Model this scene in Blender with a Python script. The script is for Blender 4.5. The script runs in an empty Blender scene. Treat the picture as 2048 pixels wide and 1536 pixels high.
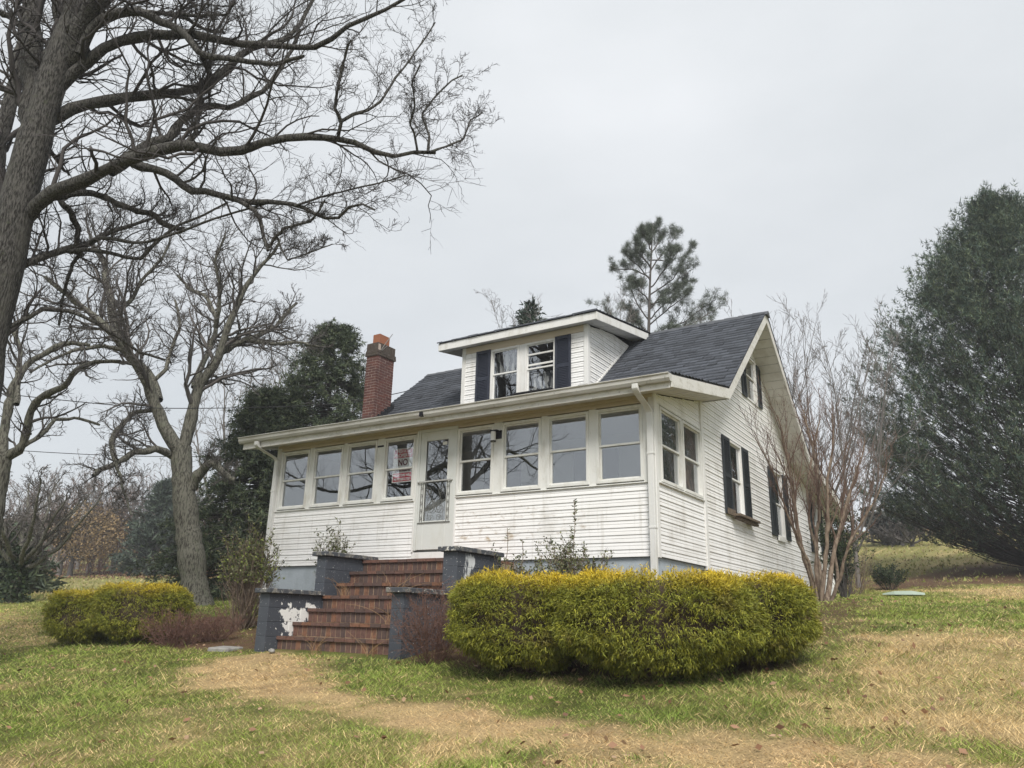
import bpy, math, random
import numpy as np
from mathutils import Matrix
rng = np.random.default_rng(7)
random.seed(7)
S = bpy.context.scene
COL = S.collection

# ------------------------------------------------------------------ camera
FOC = 1548.87
CAM = np.array([4.26603, -10.48529, -0.95504])
ROT = np.array([[0.84324979, 0.53706071, 0.02226187],
                [0.14091378, -0.26083931, 0.95504249],
                [-0.51872257, 0.80220237, 0.29563195]])      # rows: right, up, forward
cd = bpy.data.cameras.new('camera')
cd.sensor_width = 36.0
cd.lens = FOC * 36.0 / 2048.0
cd.clip_start = 0.1
cd.clip_end = 2000
cam = bpy.data.objects.new('camera', cd)
COL.objects.link(cam)
m = np.eye(4)
m[:3, 0], m[:3, 1], m[:3, 2], m[:3, 3] = ROT[0], ROT[1], -ROT[2], CAM
cam.matrix_world = Matrix(m.tolist())
S.camera = cam

# ------------------------------------------------------------------ light
SUN_EL, SUN_AZ = math.radians(46), math.radians(-38)   # azimuth: from -y turned towards +x
W = bpy.data.worlds.new('World')
S.world = W
W.use_nodes = True
nt = W.node_tree
nt.nodes.clear()
def N(t, **k):
    n = nt.nodes.new(t)
    for a, b in k.items(): setattr(n, a, b)
    return n
sky = N('ShaderNodeTexSky', sky_type='NISHITA', sun_disc=False)
sky.sun_elevation = SUN_EL
sky.sun_rotation = math.radians(142)
tc = N('ShaderNodeTexCoord')
sep = N('ShaderNodeSeparateXYZ')
nt.links.new(tc.outputs['Generated'], sep.inputs[0])
mp = N('ShaderNodeMapping'); mp.inputs['Scale'].default_value = (1, 1, 2.6)
nt.links.new(tc.outputs['Generated'], mp.inputs[0])
nz = N('ShaderNodeTexNoise'); nz.inputs['Scale'].default_value = 1.35; nz.inputs['Detail'].default_value = 5; nz.inputs['Roughness'].default_value = .5
nt.links.new(mp.outputs[0], nz.inputs['Vector'])
cr = N('ShaderNodeValToRGB')
cr.color_ramp.elements[0].position = .3; cr.color_ramp.elements[0].color = (2.6, 2.72, 2.78, 1)
cr.color_ramp.elements[1].position = .7; cr.color_ramp.elements[1].color = (3.45, 3.52, 3.58, 1)
nt.links.new(nz.outputs['Fac'], cr.inputs[0])
mr = N('ShaderNodeMapRange'); mr.inputs[1].default_value = .0; mr.inputs[2].default_value = 1.; mr.inputs[3].default_value = .97; mr.inputs[4].default_value = 1.22
nt.links.new(sep.outputs[2], mr.inputs[0])
vm = N('ShaderNodeVectorMath', operation='SCALE')
nt.links.new(cr.outputs[0], vm.inputs[0]); nt.links.new(mr.outputs[0], vm.inputs['Scale'])
mx = N('ShaderNodeMixRGB'); mx.inputs[0].default_value = .93
nt.links.new(sky.outputs[0], mx.inputs[1]); nt.links.new(vm.outputs[0], mx.inputs[2])
bg = N('ShaderNodeBackground'); bg.inputs[1].default_value = .1
nt.links.new(mx.outputs[0], bg.inputs[0])
wo = N('ShaderNodeOutputWorld')
nt.links.new(bg.outputs[0], wo.inputs[0])

sl = bpy.data.lights.new('sun', 'SUN'); sl.energy = 1.5; sl.angle = math.radians(22); sl.color = (1, .96, .9)
so = bpy.data.objects.new('sun', sl); COL.objects.link(so)
so.rotation_euler = (math.pi / 2 - SUN_EL, 0, -SUN_AZ)
so.location = (10, -10, 20)

S.view_settings.view_transform = 'Standard'
S.view_settings.look = 'None'
S.view_settings.exposure = 1.28
S.view_settings.gamma = 1
S.view_settings.use_curve_mapping = False
S.cycles.max_bounces = 6
S.cycles.transparent_max_bounces = 16

# ------------------------------------------------------------------ pixels of the photograph -> points of the place
def ray(u, v): return np.array([(u - 1024) / FOC, (768 - v) / FOC, 1.0]) @ ROT
def onY(u, v, y): d = ray(u, v); return CAM + d * (y - CAM[1]) / d[1]
def onX(u, v, x): d = ray(u, v); return CAM + d * (x - CAM[0]) / d[0]
FH = ROT[2] * np.array([1, 1, 0]); FH = FH / np.linalg.norm(FH)
def dep(u, v, t): d = ray(u, v); return CAM + d * t / (d @ FH)      # t metres ahead, measured level
def ahead(p): return float((np.asarray(p) - CAM) @ FH)

# ------------------------------------------------------------------ noise and terrain
def vnoise(x, y, scale, seed=0):
    r = np.random.default_rng(seed).random((256, 256))
    x = np.asarray(x) / scale + 57.3; y = np.asarray(y) / scale + 91.7
    i = np.floor(x).astype(int); j = np.floor(y).astype(int); fx = x - i; fy = y - j
    fx = fx * fx * (3 - 2 * fx); fy = fy * fy * (3 - 2 * fy)
    g = lambda a, b: r[a % 256, b % 256]
    return (g(i, j) * (1 - fx) + g(i + 1, j) * fx) * (1 - fy) + (g(i, j + 1) * (1 - fx) + g(i + 1, j + 1) * fx) * fy
def fbm(x, y, scale, seed=0):
    return (vnoise(x, y, scale, seed) * .55 + vnoise(x, y, scale / 2.3, seed + 1) * .28 + vnoise(x, y, scale / 5.1, seed + 2) * .17)
YP = [-90, -30, -10.5, -2.9, 0, 4.7, 12.25, 25, 40, 70, 120, 300]
HP = [-6.5, -4.6, -2.42, -1.41, -.95, -.46, -.08, 1.3, 3.6, 8.2, 9.6, 10]
def gh(x, y):
    x = np.asarray(x, float); y = np.asarray(y, float)
    z = (np.interp(y - .5, YP, HP) + np.interp(y, YP, HP) + np.interp(y + .5, YP, HP)) / 3
    z = z + .022 * np.clip(-x - 20, 0, 200) + .05 * (fbm(x, y, 2.2, 3) - .5) + .25 * (fbm(x, y, 14, 5) - .5) * np.clip((np.hypot(x + 3, y) - 13) / 12, 0, 1)
    return z
def gnd(u, v, tmax=160):
    d = ray(u, v); t = np.linspace(2.5, tmax, 4000); P = CAM + d * t[:, None]
    k = np.argmax(P[:, 2] < gh(P[:, 0], P[:, 1]))
    return P[k] if P[k, 2] < gh(P[k, 0], P[k, 1]) else P[-1]

# ------------------------------------------------------------------ objects
def tag(o, label=None, cat=None, group=None, kind=None):
    if label: o['label'] = label
    if cat: o['category'] = cat
    if group: o['group'] = group
    if kind: o['kind'] = kind
    return o
def thing(name, loc, label, cat, group=None, rz=0):
    o = bpy.data.objects.new(name, None); COL.objects.link(o); o.location = [float(c) for c in loc]; o.rotation_euler.z = rz
    o.empty_display_size = .2
    return tag(o, label, cat, group)
def part_empty(name, parent):
    o = bpy.data.objects.new(name, None); COL.objects.link(o); o.parent = parent; o.empty_display_size = .1
    return o
def link(name, me, parent=None, origin=None):
    o = bpy.data.objects.new(name, me); COL.objects.link(o)
    if parent is not None: o.parent = parent
    return o
def origin_of(p):
    l = np.zeros(3)
    while p is not None: l = l + np.array(p.location); p = p.parent
    return l
def mesh_np(name, V, F, mat, parent=None, col=None, smooth=False, absolute=True):
    """V (n,3) in world coordinates, F (m,k) faces all of k corners (or a list of lists)."""
    V = np.asarray(V, np.float64)
    if parent is not None and absolute: V = V - origin_of(parent)
    me = bpy.data.meshes.new(name)
    if isinstance(F, np.ndarray):
        mN, k = F.shape
        me.vertices.add(len(V)); me.vertices.foreach_set('co', V.astype(np.float32).ravel())
        me.loops.add(mN * k); me.loops.foreach_set('vertex_index', F.astype(np.int32).ravel())
        me.polygons.add(mN); me.polygons.foreach_set('loop_start', (np.arange(mN) * k).astype(np.int32))
        if smooth: me.polygons.foreach_set('use_smooth', np.ones(mN, bool))
        me.update(calc_edges=True)
    else:
        me.from_pydata(V.tolist(), [], F); me.update()
        if smooth: me.polygons.foreach_set('use_smooth', np.ones(len(F), bool))
    if col is not None:
        c = np.ones((len(V), 4), np.float32); c[:, :3] = col
        a = me.color_attributes.new('Col', 'FLOAT_COLOR', 'POINT'); a.data.foreach_set('color', c.ravel())
    if mat: me.materials.append(mat)
    return link(name, me, parent)
class MB:
    """collects boxes and prisms in a frame (s along, d out of the wall, z up) and links them as one mesh"""
    def __init__(s, f=None): s.v = []; s.f = []; s.map = f or (lambda a, d, z: (a, d, z))
    def pts(s, P, F):
        n = len(s.v); s.v += [s.map(*p) for p in P]; s.f += [[i + n for i in q] for q in F]; return s
    def box(s, a0, a1, d0, d1, z0, z1):
        return s.pts([(a0, d0, z0), (a1, d0, z0), (a1, d1, z0), (a0, d1, z0), (a0, d0, z1), (a1, d0, z1), (a1, d1, z1), (a0, d1, z1)],
                     [(0, 1, 2, 3), (4, 7, 6, 5), (0, 4, 5, 1), (1, 5, 6, 2), (2, 6, 7, 3), (3, 7, 4, 0)])
    def ring(s, a0, a1, z0, z1, w, d0, d1, wb=None, wt=None):
        wb = w if wb is None else wb; wt = w if wt is None else wt
        s.box(a0, a0 + w, d0, d1, z0, z1); s.box(a1 - w, a1, d0, d1, z0, z1)
        s.box(a0 + w, a1 - w, d0, d1, z0, z0 + wb); s.box(a0 + w, a1 - w, d0, d1, z1 - wt, z1); return s
    def build(s, name, mat, parent=None, bevel=0, smooth=False):
        o = mesh_np(name, np.array(s.v), s.f, mat, parent, smooth=smooth)
        import bmesh
        bm = bmesh.new(); bm.from_mesh(o.data); bmesh.ops.recalc_face_normals(bm, faces=bm.faces)
        bm.to_mesh(o.data); bm.free()
        if bevel:
            b = o.modifiers.new('bevel', 'BEVEL'); b.width = bevel; b.segments = 1; b.limit_method = 'ANGLE'
        return o
FRONT = lambda y0=0.0: (lambda a, d, z: (a, y0 - d, z))
SIDE = lambda x0=0.0: (lambda a, d, z: (x0 + d, a, z))

# ------------------------------------------------------------------ materials
def mat(name, col, rough=.7, noise=None, bump=None, spec=.3, metal=0, vcol=False, rnd=None, vary=None):
    """noise: list of (scale vec, colour, lo, hi[, detail]) layers blended over col; bump: (scale vec, strength, distance); rnd: random value per object"""
    M = bpy.data.materials.new(name); M.use_nodes = True
    t = M.node_tree; b = t.nodes['Principled BSDF']
    b.inputs['Roughness'].default_value = rough
    b.inputs['Specular IOR Level'].default_value = spec
    b.inputs['Metallic'].default_value = metal
    geo = t.nodes.new('ShaderNodeNewGeometry')
    if vcol:
        a = t.nodes.new('ShaderNodeAttribute'); a.attribute_name = 'Col'; cur = a.outputs['Color']
    else:
        r = t.nodes.new('ShaderNodeRGB'); r.outputs[0].default_value = (*col, 1); cur = r.outputs[0]
    if rnd:
        oi = t.nodes.new('ShaderNodeObjectInfo'); rp = t.nodes.new('ShaderNodeValToRGB')
        rp.color_ramp.interpolation = 'CONSTANT'
        while len(rp.color_ramp.elements) < len(rnd): rp.color_ramp.elements.new(.5)
        for i, c in enumerate(rnd):
            rp.color_ramp.elements[i].position = i / len(rnd); rp.color_ramp.elements[i].color = (*c, 1)
        t.links.new(oi.outputs['Random'], rp.inputs[0]); cur = rp.outputs[0]
    def nz(scale, detail=5):
        mp = t.nodes.new('ShaderNodeMapping'); mp.inputs['Scale'].default_value = scale if hasattr(scale, '__len__') else (scale,) * 3
        t.links.new(geo.outputs['Position'], mp.inputs[0])
        n = t.nodes.new('ShaderNodeTexNoise'); n.inputs['Scale'].default_value = 1; n.inputs['Detail'].default_value = detail; n.inputs['Roughness'].default_value = .6
        t.links.new(mp.outputs[0], n.inputs['Vector']); return n
    for L in noise or []:
        n = nz(L[0], L[4] if len(L) > 4 else 5)
        q = t.nodes.new('ShaderNodeMapRange'); q.inputs[1].default_value = L[2]; q.inputs[2].default_value = L[3]
        mx = t.nodes.new('ShaderNodeMixRGB'); mx.inputs[2].default_value = (*L[1], 1)
        val = n.outputs['Fac']
        if len(L) > 5:      # stains and chips that thin out towards the edge of a box of the place: (x0,x1,y0,y1,z0,z1, soft)
            sp = t.nodes.new('ShaderNodeSeparateXYZ'); t.links.new(geo.outputs['Position'], sp.inputs[0])
            bx = L[5]; msk = None
            for ax_ in range(3):
                for side in (0, 1):
                    e = bx[ax_ * 2 + side]; sf = bx[6]
                    mm = t.nodes.new('ShaderNodeMapRange')
                    mm.inputs[1].default_value = e - sf if side == 0 else e + sf
                    mm.inputs[2].default_value = e + sf if side == 0 else e - sf
                    t.links.new(sp.outputs[ax_], mm.inputs[0])
                    if msk is None: msk = mm.outputs[0]
                    else:
                        mu = t.nodes.new('ShaderNodeMath'); mu.operation = 'MULTIPLY'
                        t.links.new(msk, mu.inputs[0]); t.links.new(mm.outputs[0], mu.inputs[1]); msk = mu.outputs[0]
            ad = t.nodes.new('ShaderNodeMath'); ad.operation = 'MULTIPLY_ADD'; ad.inputs[1].default_value = .4; ad.inputs[2].default_value = -.4; t.links.new(msk, ad.inputs[0])
            a2 = t.nodes.new('ShaderNodeMath'); a2.operation = 'ADD'; t.links.new(val, a2.inputs[0]); t.links.new(ad.outputs[0], a2.inputs[1]); val = a2.outputs[0]
        t.links.new(val, q.inputs[0]); fac = q.outputs[0]
        t.links.new(fac, mx.inputs[0]); t.links.new(cur, mx.inputs[1]); cur = mx.outputs[0]
    t.links.new(cur, b.inputs['Base Color'])
    if bump:
        n = nz(bump[0]); bp = t.nodes.new('ShaderNodeBump'); bp.inputs['Strength'].default_value = bump[1]; bp.inputs['Distance'].default_value = bump[2]
        t.links.new(n.outputs['Fac'], bp.inputs['Height']); t.links.new(bp.outputs[0], b.inputs['Normal'])
    return M
WHITE = (.83, .825, .815)
M = {}
M['siding'] = mat('vinyl_siding', WHITE, .55, [((.7, .7, 3), (.62, .6, .56), .5, .95),
    ((9, 9, 16), (.42, .36, .29), .46, .72, 6, (-3.7, -.9, -.2, .2, .1, 1.0, .25)),
    ((5, 5, 9), (.4, .3, .18), .5, .68, 5, (-3.5, -2.3, -.2, .2, .2, .5, .12)),
    ((11, 11, 1.0), (.6, .58, .54), .56, .8), ((1.5, 1.5, 1.2), (.55, .53, .49), .55, .85),
    ((3, 3, 7), (.45, .47, .4), .42, .75, 6, (-9, .3, -.3, 13, -.4, .12, .22))], bump=((3, 3, 3), .08, .01))
M['trim'] = mat('white_trim', (.76, .755, .735), .5, [((4, 4, 1), (.5, .48, .42), .5, .85), (30, (.45, .42, .35), .62, .78)])
M['frame'] = mat('window_trim', (.72, .72, .69), .5, [((6, 6, 2), (.47, .45, .38), .5, .85), (40, (.4, .37, .3), .62, .76)])
M['frieze'] = mat('warm_lit_trim', (.58, .5, .385), .55, [((2, 2, 6), (.44, .36, .26), .5, .9)])  # tan tint puts the warm reflected light under the eaves into the colour
M['soffit'] = mat('soffit_panels', (.68, .66, .61), .6, [(3, (.44, .4, .33), .5, .9)])
M['dormer_soffit'] = mat('dormer_soffit_panels', (.66, .65, .63), .6, [(5, (.42, .4, .37), .45, .85)])
M['fascia'] = mat('fascia_metal', (.68, .665, .63), .5, [((3, 3, 8), (.38, .36, .28), .48, .8), (25, (.3, .28, .22), .6, .75)])
M['gutter'] = mat('gutter_metal', (.56, .55, .52), .45, [((1.5, 5, 9), (.34, .32, .27), .45, .75), (14, (.28, .27, .22), .6, .75)])
M['downspout'] = mat('downspout_metal', (.68, .68, .66), .45, [((4, 4, 1.5), (.5, .49, .45), .5, .8)])
M['shingle'] = mat('asphalt_shingles', (.07, .075, .085), .9, [(260, (.13, .138, .155), .5, .8, 2), ((.7, .7, .7), (.055, .06, .07), .5, .8)], vcol=True)
M['ridge'] = mat('ridge_shingles', (.075, .079, .088), .9, [(200, (.12, .125, .135), .45, .75, 2)])
M['flash'] = mat('roof_cement', (.02, .022, .026), .8, bump=(25, .5, .02))
M['shutter'] = mat('dark_blue_shutter', (.03, .035, .052), .5, [(6, (.042, .047, .065), .5, .8)])
M['shutter2'] = mat('dark_slate_shutter', (.03, .037, .043), .5, [(6, (.045, .05, .055), .5, .8)])
M['foundation'] = mat('pale_blue_foundation', (.4, .45, .49), .85, [((3, 3, 2), (.3, .34, .37), .45, .8), (30, (.5, .52, .52), .6, .8)], bump=(18, .35, .02))
M['block'] = mat('slate_block_paint', (.06, .067, .082), .6,
    [((1.2, 1.2, 1.2), (.075, .083, .098), .4, .7), (8.5, (.78, .78, .75), .43, .445, 9, (-4.9, -4.4, -2.72, -1.75, -1.3, -.68, .2)),
     ((14, 14, 4), (.62, .64, .64), .42, .5, 9, (-2.4, -1.9, -1.75, -1.4, -.9, .0, .1)),
     (45, (.6, .6, .58), .685, .7, 2)], bump=(60, .25, .006))
M['cap'] = mat('painted_cap', (.065, .07, .08), .7, [(9, (.2, .19, .17), .5, .62, 7), (22, (.6, .59, .54), .6, .64, 6)], bump=(40, .4, .008))
BRICKS = [(.15, .08, .062), (.115, .07, .06), (.17, .09, .068), (.1, .068, .06), (.16, .082, .062), (.13, .078, .064), (.21, .105, .064), (.11, .075, .064), (.145, .08, .064), (.135, .082, .068), (.105, .07, .062), (.155, .088, .07)]
M['stair_brick'] = mat('stair_brick', BRICKS[0], .8, [(24, (.06, .042, .035), .45, .8, 6), (6, (.17, .1, .07), .6, .85)], rnd=BRICKS, bump=(70, .3, .004))
M['mortar'] = mat('tan_mortar', (.38, .28, .18), .9, [(20, (.2, .14, .09), .45, .75)], bump=(80, .4, .004))
CH = [(.125, .055, .046), (.11, .052, .046), (.14, .06, .05), (.1, .048, .043), (.12, .058, .05)]
M['chimney_brick'] = mat('chimney_brick', CH[0], .85, [(20, (.09, .04, .035), .5, .8)], rnd=CH, bump=(60, .3, .004))
M['dark_brick'] = mat('weathered_cap_brick', (.075, .06, .05), .9, [(12, (.14, .12, .1), .55, .75), (8, (.06, .07, .04), .55, .8)], bump=(60, .4, .006))
M['chimney_mortar'] = mat('grey_mortar', (.45, .38, .33), .9, bump=(80, .3, .004))
M['flue'] = mat('clay_flue', (.29, .115, .06), .7, [(9, (.25, .1, .06), .45, .8)])
M['door'] = mat('storm_door_paint', (.64, .655, .63), .45, [((3, 3, 2), (.56, .56, .5), .5, .85)])
M['metal'] = mat('worn_aluminium', (.5, .5, .48), .4, [(20, (.3, .29, .27), .5, .8)], metal=.3)
M['grille'] = mat('grey_wrought_metal', (.12, .12, .11), .5)
M['black'] = mat('black_metal', (.012, .012, .016), .4)
M['milk'] = mat('frosted_glass', (.75, .75, .72), .25)
M['room'] = mat('porch_wall_paint', (.3, .3, .29), .8)
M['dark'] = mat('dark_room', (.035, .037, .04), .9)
M['curtain'] = mat('grey_curtain', (.2, .21, .22), .9, [((9, 9, .6), (.1, .105, .11), .4, .7)])
M['wood'] = mat('grey_weathered_wood', (.17, .13, .095), .85, [((4, 20, 30), (.09, .07, .05), .4, .7)], bump=((10, 60, 80), .4, .005))
M['black_wood'] = mat('dark_board', (.025, .025, .027), .8)
M['sign_white'] = mat('sign_white', (.86, .86, .85), .4, [(6, (.62, .63, .62), .5, .8)])
M['sign_red'] = mat('sign_red', (.62, .03, .07), .4, [(5, (.6, .09, .12), .55, .8)])
M['sign_dark'] = mat('sign_dark_lettering', (.16, .035, .06), .5)
M['paper'] = mat('paper_label', (.72, .72, .68), .6)
M['bark'] = mat('grey_ridged_bark', (.105, .1, .092), .95, [((48, 48, 11), (.02, .018, .016), .42, .58, 7), ((3, 3, 1), (.1, .096, .082), .5, .8), (9, (.07, .076, .05), .6, .75)], bump=((48, 48, 11), 1, .03))
M['bark_pale'] = mat('lichened_bark', (.165, .16, .13), .95, [((34, 34, 7), (.05, .046, .038), .47, .58, 7), (6, (.145, .155, .11), .55, .75)], bump=((34, 34, 7), 1, .03))
M['twig'] = mat('dark_twigs', (.06, .054, .052), .9)
M['twig_grey'] = mat('grey_twigs', (.095, .086, .08), .9)
M['twig_pale'] = mat('pale_grey_twigs', (.17, .155, .145), .9)
M['twig_brown'] = mat('brown_twigs', (.15, .1, .078), .9)
M['twig_red'] = mat('reddish_twigs', (.16, .09, .07), .9)
M['stem'] = mat('smooth_tan_bark', (.25, .195, .145), .85, [((22, 22, 5), (.11, .075, .055), .42, .62), (30, (.33, .28, .22), .6, .7)], bump=((30, 30, 6), .6, .01))
M['leaf'] = mat('foliage', (.05, .08, .03), .6, vcol=True, spec=.25)
M['dead'] = mat('dead_plant', (.3, .19, .1), .9)
M['stone'] = mat('grey_stone', (.3, .29, .27), .9, [(8, (.2, .19, .18), .45, .7)], bump=(20, .4, .02))
M['wire'] = mat('black_cable', (.02, .02, .022), .6)
M['farwall'] = mat('far_pale_wall', (.5, .48, .45), .8)
M['farroof'] = mat('far_brown_roof', (.24, .2, .17), .9)
M['soil'] = mat('soil', (.06, .042, .03), 1)
def ground_mat():
    Mt = mat('lawn_soil', (1, 1, 1), 1, [(70, (.035, .028, .018), .5, .72, 5), (130, (.4, .33, .17), .58, .72, 3), ((5, 5, 5), (.17, .14, .06), .56, .8, 6)], vcol=True, spec=.1, bump=(35, .8, .03))
    return Mt
M['ground'] = ground_mat()
def glass_mat(name, tint, ior):
    g = bpy.data.materials.new(name); g.use_nodes = True; t = g.node_tree; t.nodes.clear()
    o = t.nodes.new('ShaderNodeOutputMaterial'); a = t.nodes.new('ShaderNodeBsdfTransparent'); a.inputs[0].default_value = (*tint, 1)
    b = t.nodes.new('ShaderNodeBsdfGlossy'); b.inputs['Roughness'].default_value = 0.0; b.inputs['Color'].default_value = (.95, .97, 1, 1)
    lw = t.nodes.new('ShaderNodeLayerWeight'); lw.inputs[0].default_value = .5
    pw_ = t.nodes.new('ShaderNodeMath'); pw_.operation = 'POWER'; pw_.inputs[1].default_value = 5; t.links.new(lw.outputs['Facing'], pw_.inputs[0])
    f = t.nodes.new('ShaderNodeMath'); f.operation = 'MULTIPLY_ADD'; f.inputs[1].default_value = 1 - ior; f.inputs[2].default_value = ior; t.links.new(pw_.outputs[0], f.inputs[0])
    x = t.nodes.new('ShaderNodeMixShader')
    t.links.new(f.outputs[0], x.inputs[0]); t.links.new(a.outputs[0], x.inputs[1]); t.links.new(b.outputs[0], x.inputs[2]); t.links.new(x.outputs[0], o.inputs[0])
    return g
M['glass'] = glass_mat('window_glass', (.97, .98, .98), .185)
def lace_mat():
    g = bpy.data.materials.new('swirled_lace_curtain'); g.use_nodes = True; t = g.node_tree; b = t.nodes['Principled BSDF']; b.inputs['Roughness'].default_value = .9
    geo = t.nodes.new('ShaderNodeNewGeometry'); w = t.nodes.new('ShaderNodeTexWave'); w.inputs['Scale'].default_value = 2.2; w.inputs['Distortion'].default_value = 9; w.inputs['Detail'].default_value = 2; w.inputs['Detail Scale'].default_value = 1.1
    t.links.new(geo.outputs['Position'], w.inputs['Vector'])
    r = t.nodes.new('ShaderNodeValToRGB'); r.color_ramp.elements[0].position = .42; r.color_ramp.elements[0].color = (.05, .052, .06, 1); r.color_ramp.elements[1].position = .7; r.color_ramp.elements[1].color = (.55, .55, .55, 1)
    t.links.new(w.outputs['Fac'], r.inputs[0]); t.links.new(r.outputs[0], b.inputs['Base Color'])
    return g
M['lace'] = lace_mat()

# ------------------------------------------------------------------ the ground
PX = lambda L: np.array([gnd(u, v)[:2] for u, v in L])
def in_poly(P, x, y):
    c = np.zeros(np.shape(x), bool); n = len(P)
    for i in range(n):
        x1, y1 = P[i]; x2, y2 = P[(i + 1) % n]
        c ^= ((y1 > y) != (y2 > y)) & (x < (x2 - x1) * (y - y1) / (y2 - y1 + 1e-12) + x1)
    return c
def soft_poly(P, x, y, r, seed):
    """1 inside the outline, falling to 0 over about r metres, with a ragged edge"""
    a = 0
    for dx, dy in ((0, 0), (r, 0), (-r, 0), (0, r), (0, -r), (.6 * r, .6 * r), (-.6 * r, .6 * r), (.6 * r, -.6 * r), (-.6 * r, -.6 * r)):
        a = a + in_poly(P, x + dx, y + dy)
    return np.clip(a / 9 * 1.35 - .2 + (fbm(x, y, .6, seed) - .5) * 1.2 + (vnoise(x, y, .16, seed + 7) - .5) * .7, 0, 1)
PATH = PX([(350, 1345), (470, 1312), (560, 1304), (650, 1315), (622, 1345), (640, 1385), (800, 1400), (985, 1425), (1100, 1440), (1300, 1452), (1560, 1475), (1760, 1500), (1980, 1536), (1960, 1600), (1560, 1600), (1330, 1545), (1090, 1508), (860, 1470), (660, 1425), (480, 1400), (360, 1375)])
STRAW = PX([(1690, 1275), (1820, 1255), (2050, 1262), (2400, 1260), (2500, 1560), (1900, 1560), (1780, 1480), (1600, 1430), (1560, 1385), (1640, 1340)])
STRAW2 = PX([(1900, 1185), (2040, 1172), (2200, 1172), (2200, 1200), (1950, 1207)])
MULCH = PX([(1690, 1160), (1760, 1158), (1950, 1128), (2300, 1120), (2300, 1160), (1950, 1172), (1800, 1180), (1700, 1190)])
IVYBED = PX([(1600, 1230), (1660, 1195), (1760, 1200), (1740, 1235), (1690, 1290), (1640, 1300)])
LEFTBROWN = PX([(-60, 1215), (60, 1222), (95, 1255), (90, 1290), (-60, 1300)])
BED = np.array([[-9.6, .2], [-8.7, -2.1], [-7.4, -3.0], [-4.9, -2.95], [-4.9, .2]])
BED2 = np.array([[-2.1, 0], [-2.2, -2.7], [-.8, -3.2], [.8, -3.25], [2.1, -2.4], [1.8, 1.6], [0, 6], [0, 0]])
LITTER = PX([(120, 1160), (300, 1145), (420, 1140), (520, 1146), (520, 1135), (300, 1128), (130, 1148)])
def covers(x, y):
    """how dry, how bare and how leafy the ground is"""
    dry = np.maximum.reduce([np.clip(1.2 * soft_poly(PATH, x, y, .34, 11), 0, 1), .8 * soft_poly(STRAW, x, y, .8, 12), .8 * soft_poly(STRAW2, x, y, 1., 13), .75 * soft_poly(LEFTBROWN, x, y, .8, 14)])
    dry = np.clip(dry + np.clip(fbm(x, y, 1.6, 21) - .56, 0, 1) * 2.0 * (x > -4) + np.clip(fbm(x, y, 1.1, 22) - .62, 0, 1) * 2, 0, 1)
    bare = np.maximum.reduce([soft_poly(BED, x, y, .2, 15), soft_poly(BED2, x, y, .2, 16), soft_poly(MULCH, x, y, .9, 17), soft_poly(LITTER, x, y, 1.5, 18), .8 * soft_poly(IVYBED, x, y, .4, 19)])
    return dry, bare
STRAWC = np.array([.62, .46, .23]); STRAWB = np.array([.58, .4, .21])
GRN = np.array([.118, .185, .03]); GRN2 = np.array([.235, .275, .05]); GRND = np.array([.06, .1, .028])
def lawn_col(x, y, n=None):
    dry, bare = covers(x, y)
    p = soft_poly(PATH, x, y, .3, 11)[:, None]
    g = fbm(x, y, 1.9, 31)[:, None]; g2 = fbm(x, y, .5, 33)[:, None]
    green = GRN * (1 - g) + GRN2 * g
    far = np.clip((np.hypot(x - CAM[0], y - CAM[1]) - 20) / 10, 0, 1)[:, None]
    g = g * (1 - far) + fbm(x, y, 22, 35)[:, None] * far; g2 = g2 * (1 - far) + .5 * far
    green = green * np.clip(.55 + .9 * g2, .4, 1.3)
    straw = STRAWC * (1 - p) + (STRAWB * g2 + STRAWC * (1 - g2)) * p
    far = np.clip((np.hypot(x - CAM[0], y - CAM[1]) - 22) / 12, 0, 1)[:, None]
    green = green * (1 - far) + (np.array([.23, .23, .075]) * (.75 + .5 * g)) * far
    return green, straw, dry, bare
def build_ground():
    def axis(lo, hi, c0, c1, fine, coarse):
        a = [c0]
        while a[-1] < c1: a.append(a[-1] + fine)
        st = fine
        while a[-1] < hi: st = min(st * 1.12, coarse); a.append(a[-1] + st)
        st = fine
        while a[0] > lo: st = min(st * 1.12, coarse); a.insert(0, a[0] - st)
        return np.array(a)
    xs = axis(-260, 260, -9, 8, .16, 9); ys = axis(-60, 300, -9, 6, .16, 9)
    Xg, Yg = np.meshgrid(xs, ys); x = Xg.ravel(); y = Yg.ravel()
    V = np.stack([x, y, gh(x, y)], 1)
    i = np.arange(len(ys) - 1)[:, None] * len(xs) + np.arange(len(xs) - 1)[None]
    i = i.ravel(); F = np.stack([i, i + 1, i + 1 + len(xs), i + len(xs)], 1)
    g, s, dry, bare = lawn_col(x, y)
    d = np.clip(dry * 1.0, 0, 1)[:, None]
    c = g * (1 - d) + s * d
    b = bare[:, None]; soil = np.array([.11, .062, .04]) * (.7 + .6 * vnoise(x, y, .5, 44)[:, None])
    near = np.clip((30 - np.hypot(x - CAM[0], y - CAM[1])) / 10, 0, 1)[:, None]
    c = c * (1 - (.55 - .3 * d) * near) * (1 - b) + soil * b  # ground under nearby blades darkened to stand in for shade between them
    # field beyond, rough brown strip at the crest
    r = np.clip((y - 52) / 8, 0, 1)[:, None] * np.clip((x + 25) / 10, 0, 1)[:, None] * np.clip((92 - y) / 10, 0, 1)[:, None]
    c = c * (1 - r) + np.array([.3, .2, .11]) * (.7 + .6 * vnoise(x, y, 3, 45)[:, None]) * r
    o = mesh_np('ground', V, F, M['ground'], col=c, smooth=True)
    tag(o, kind='structure')
build_ground()

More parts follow.
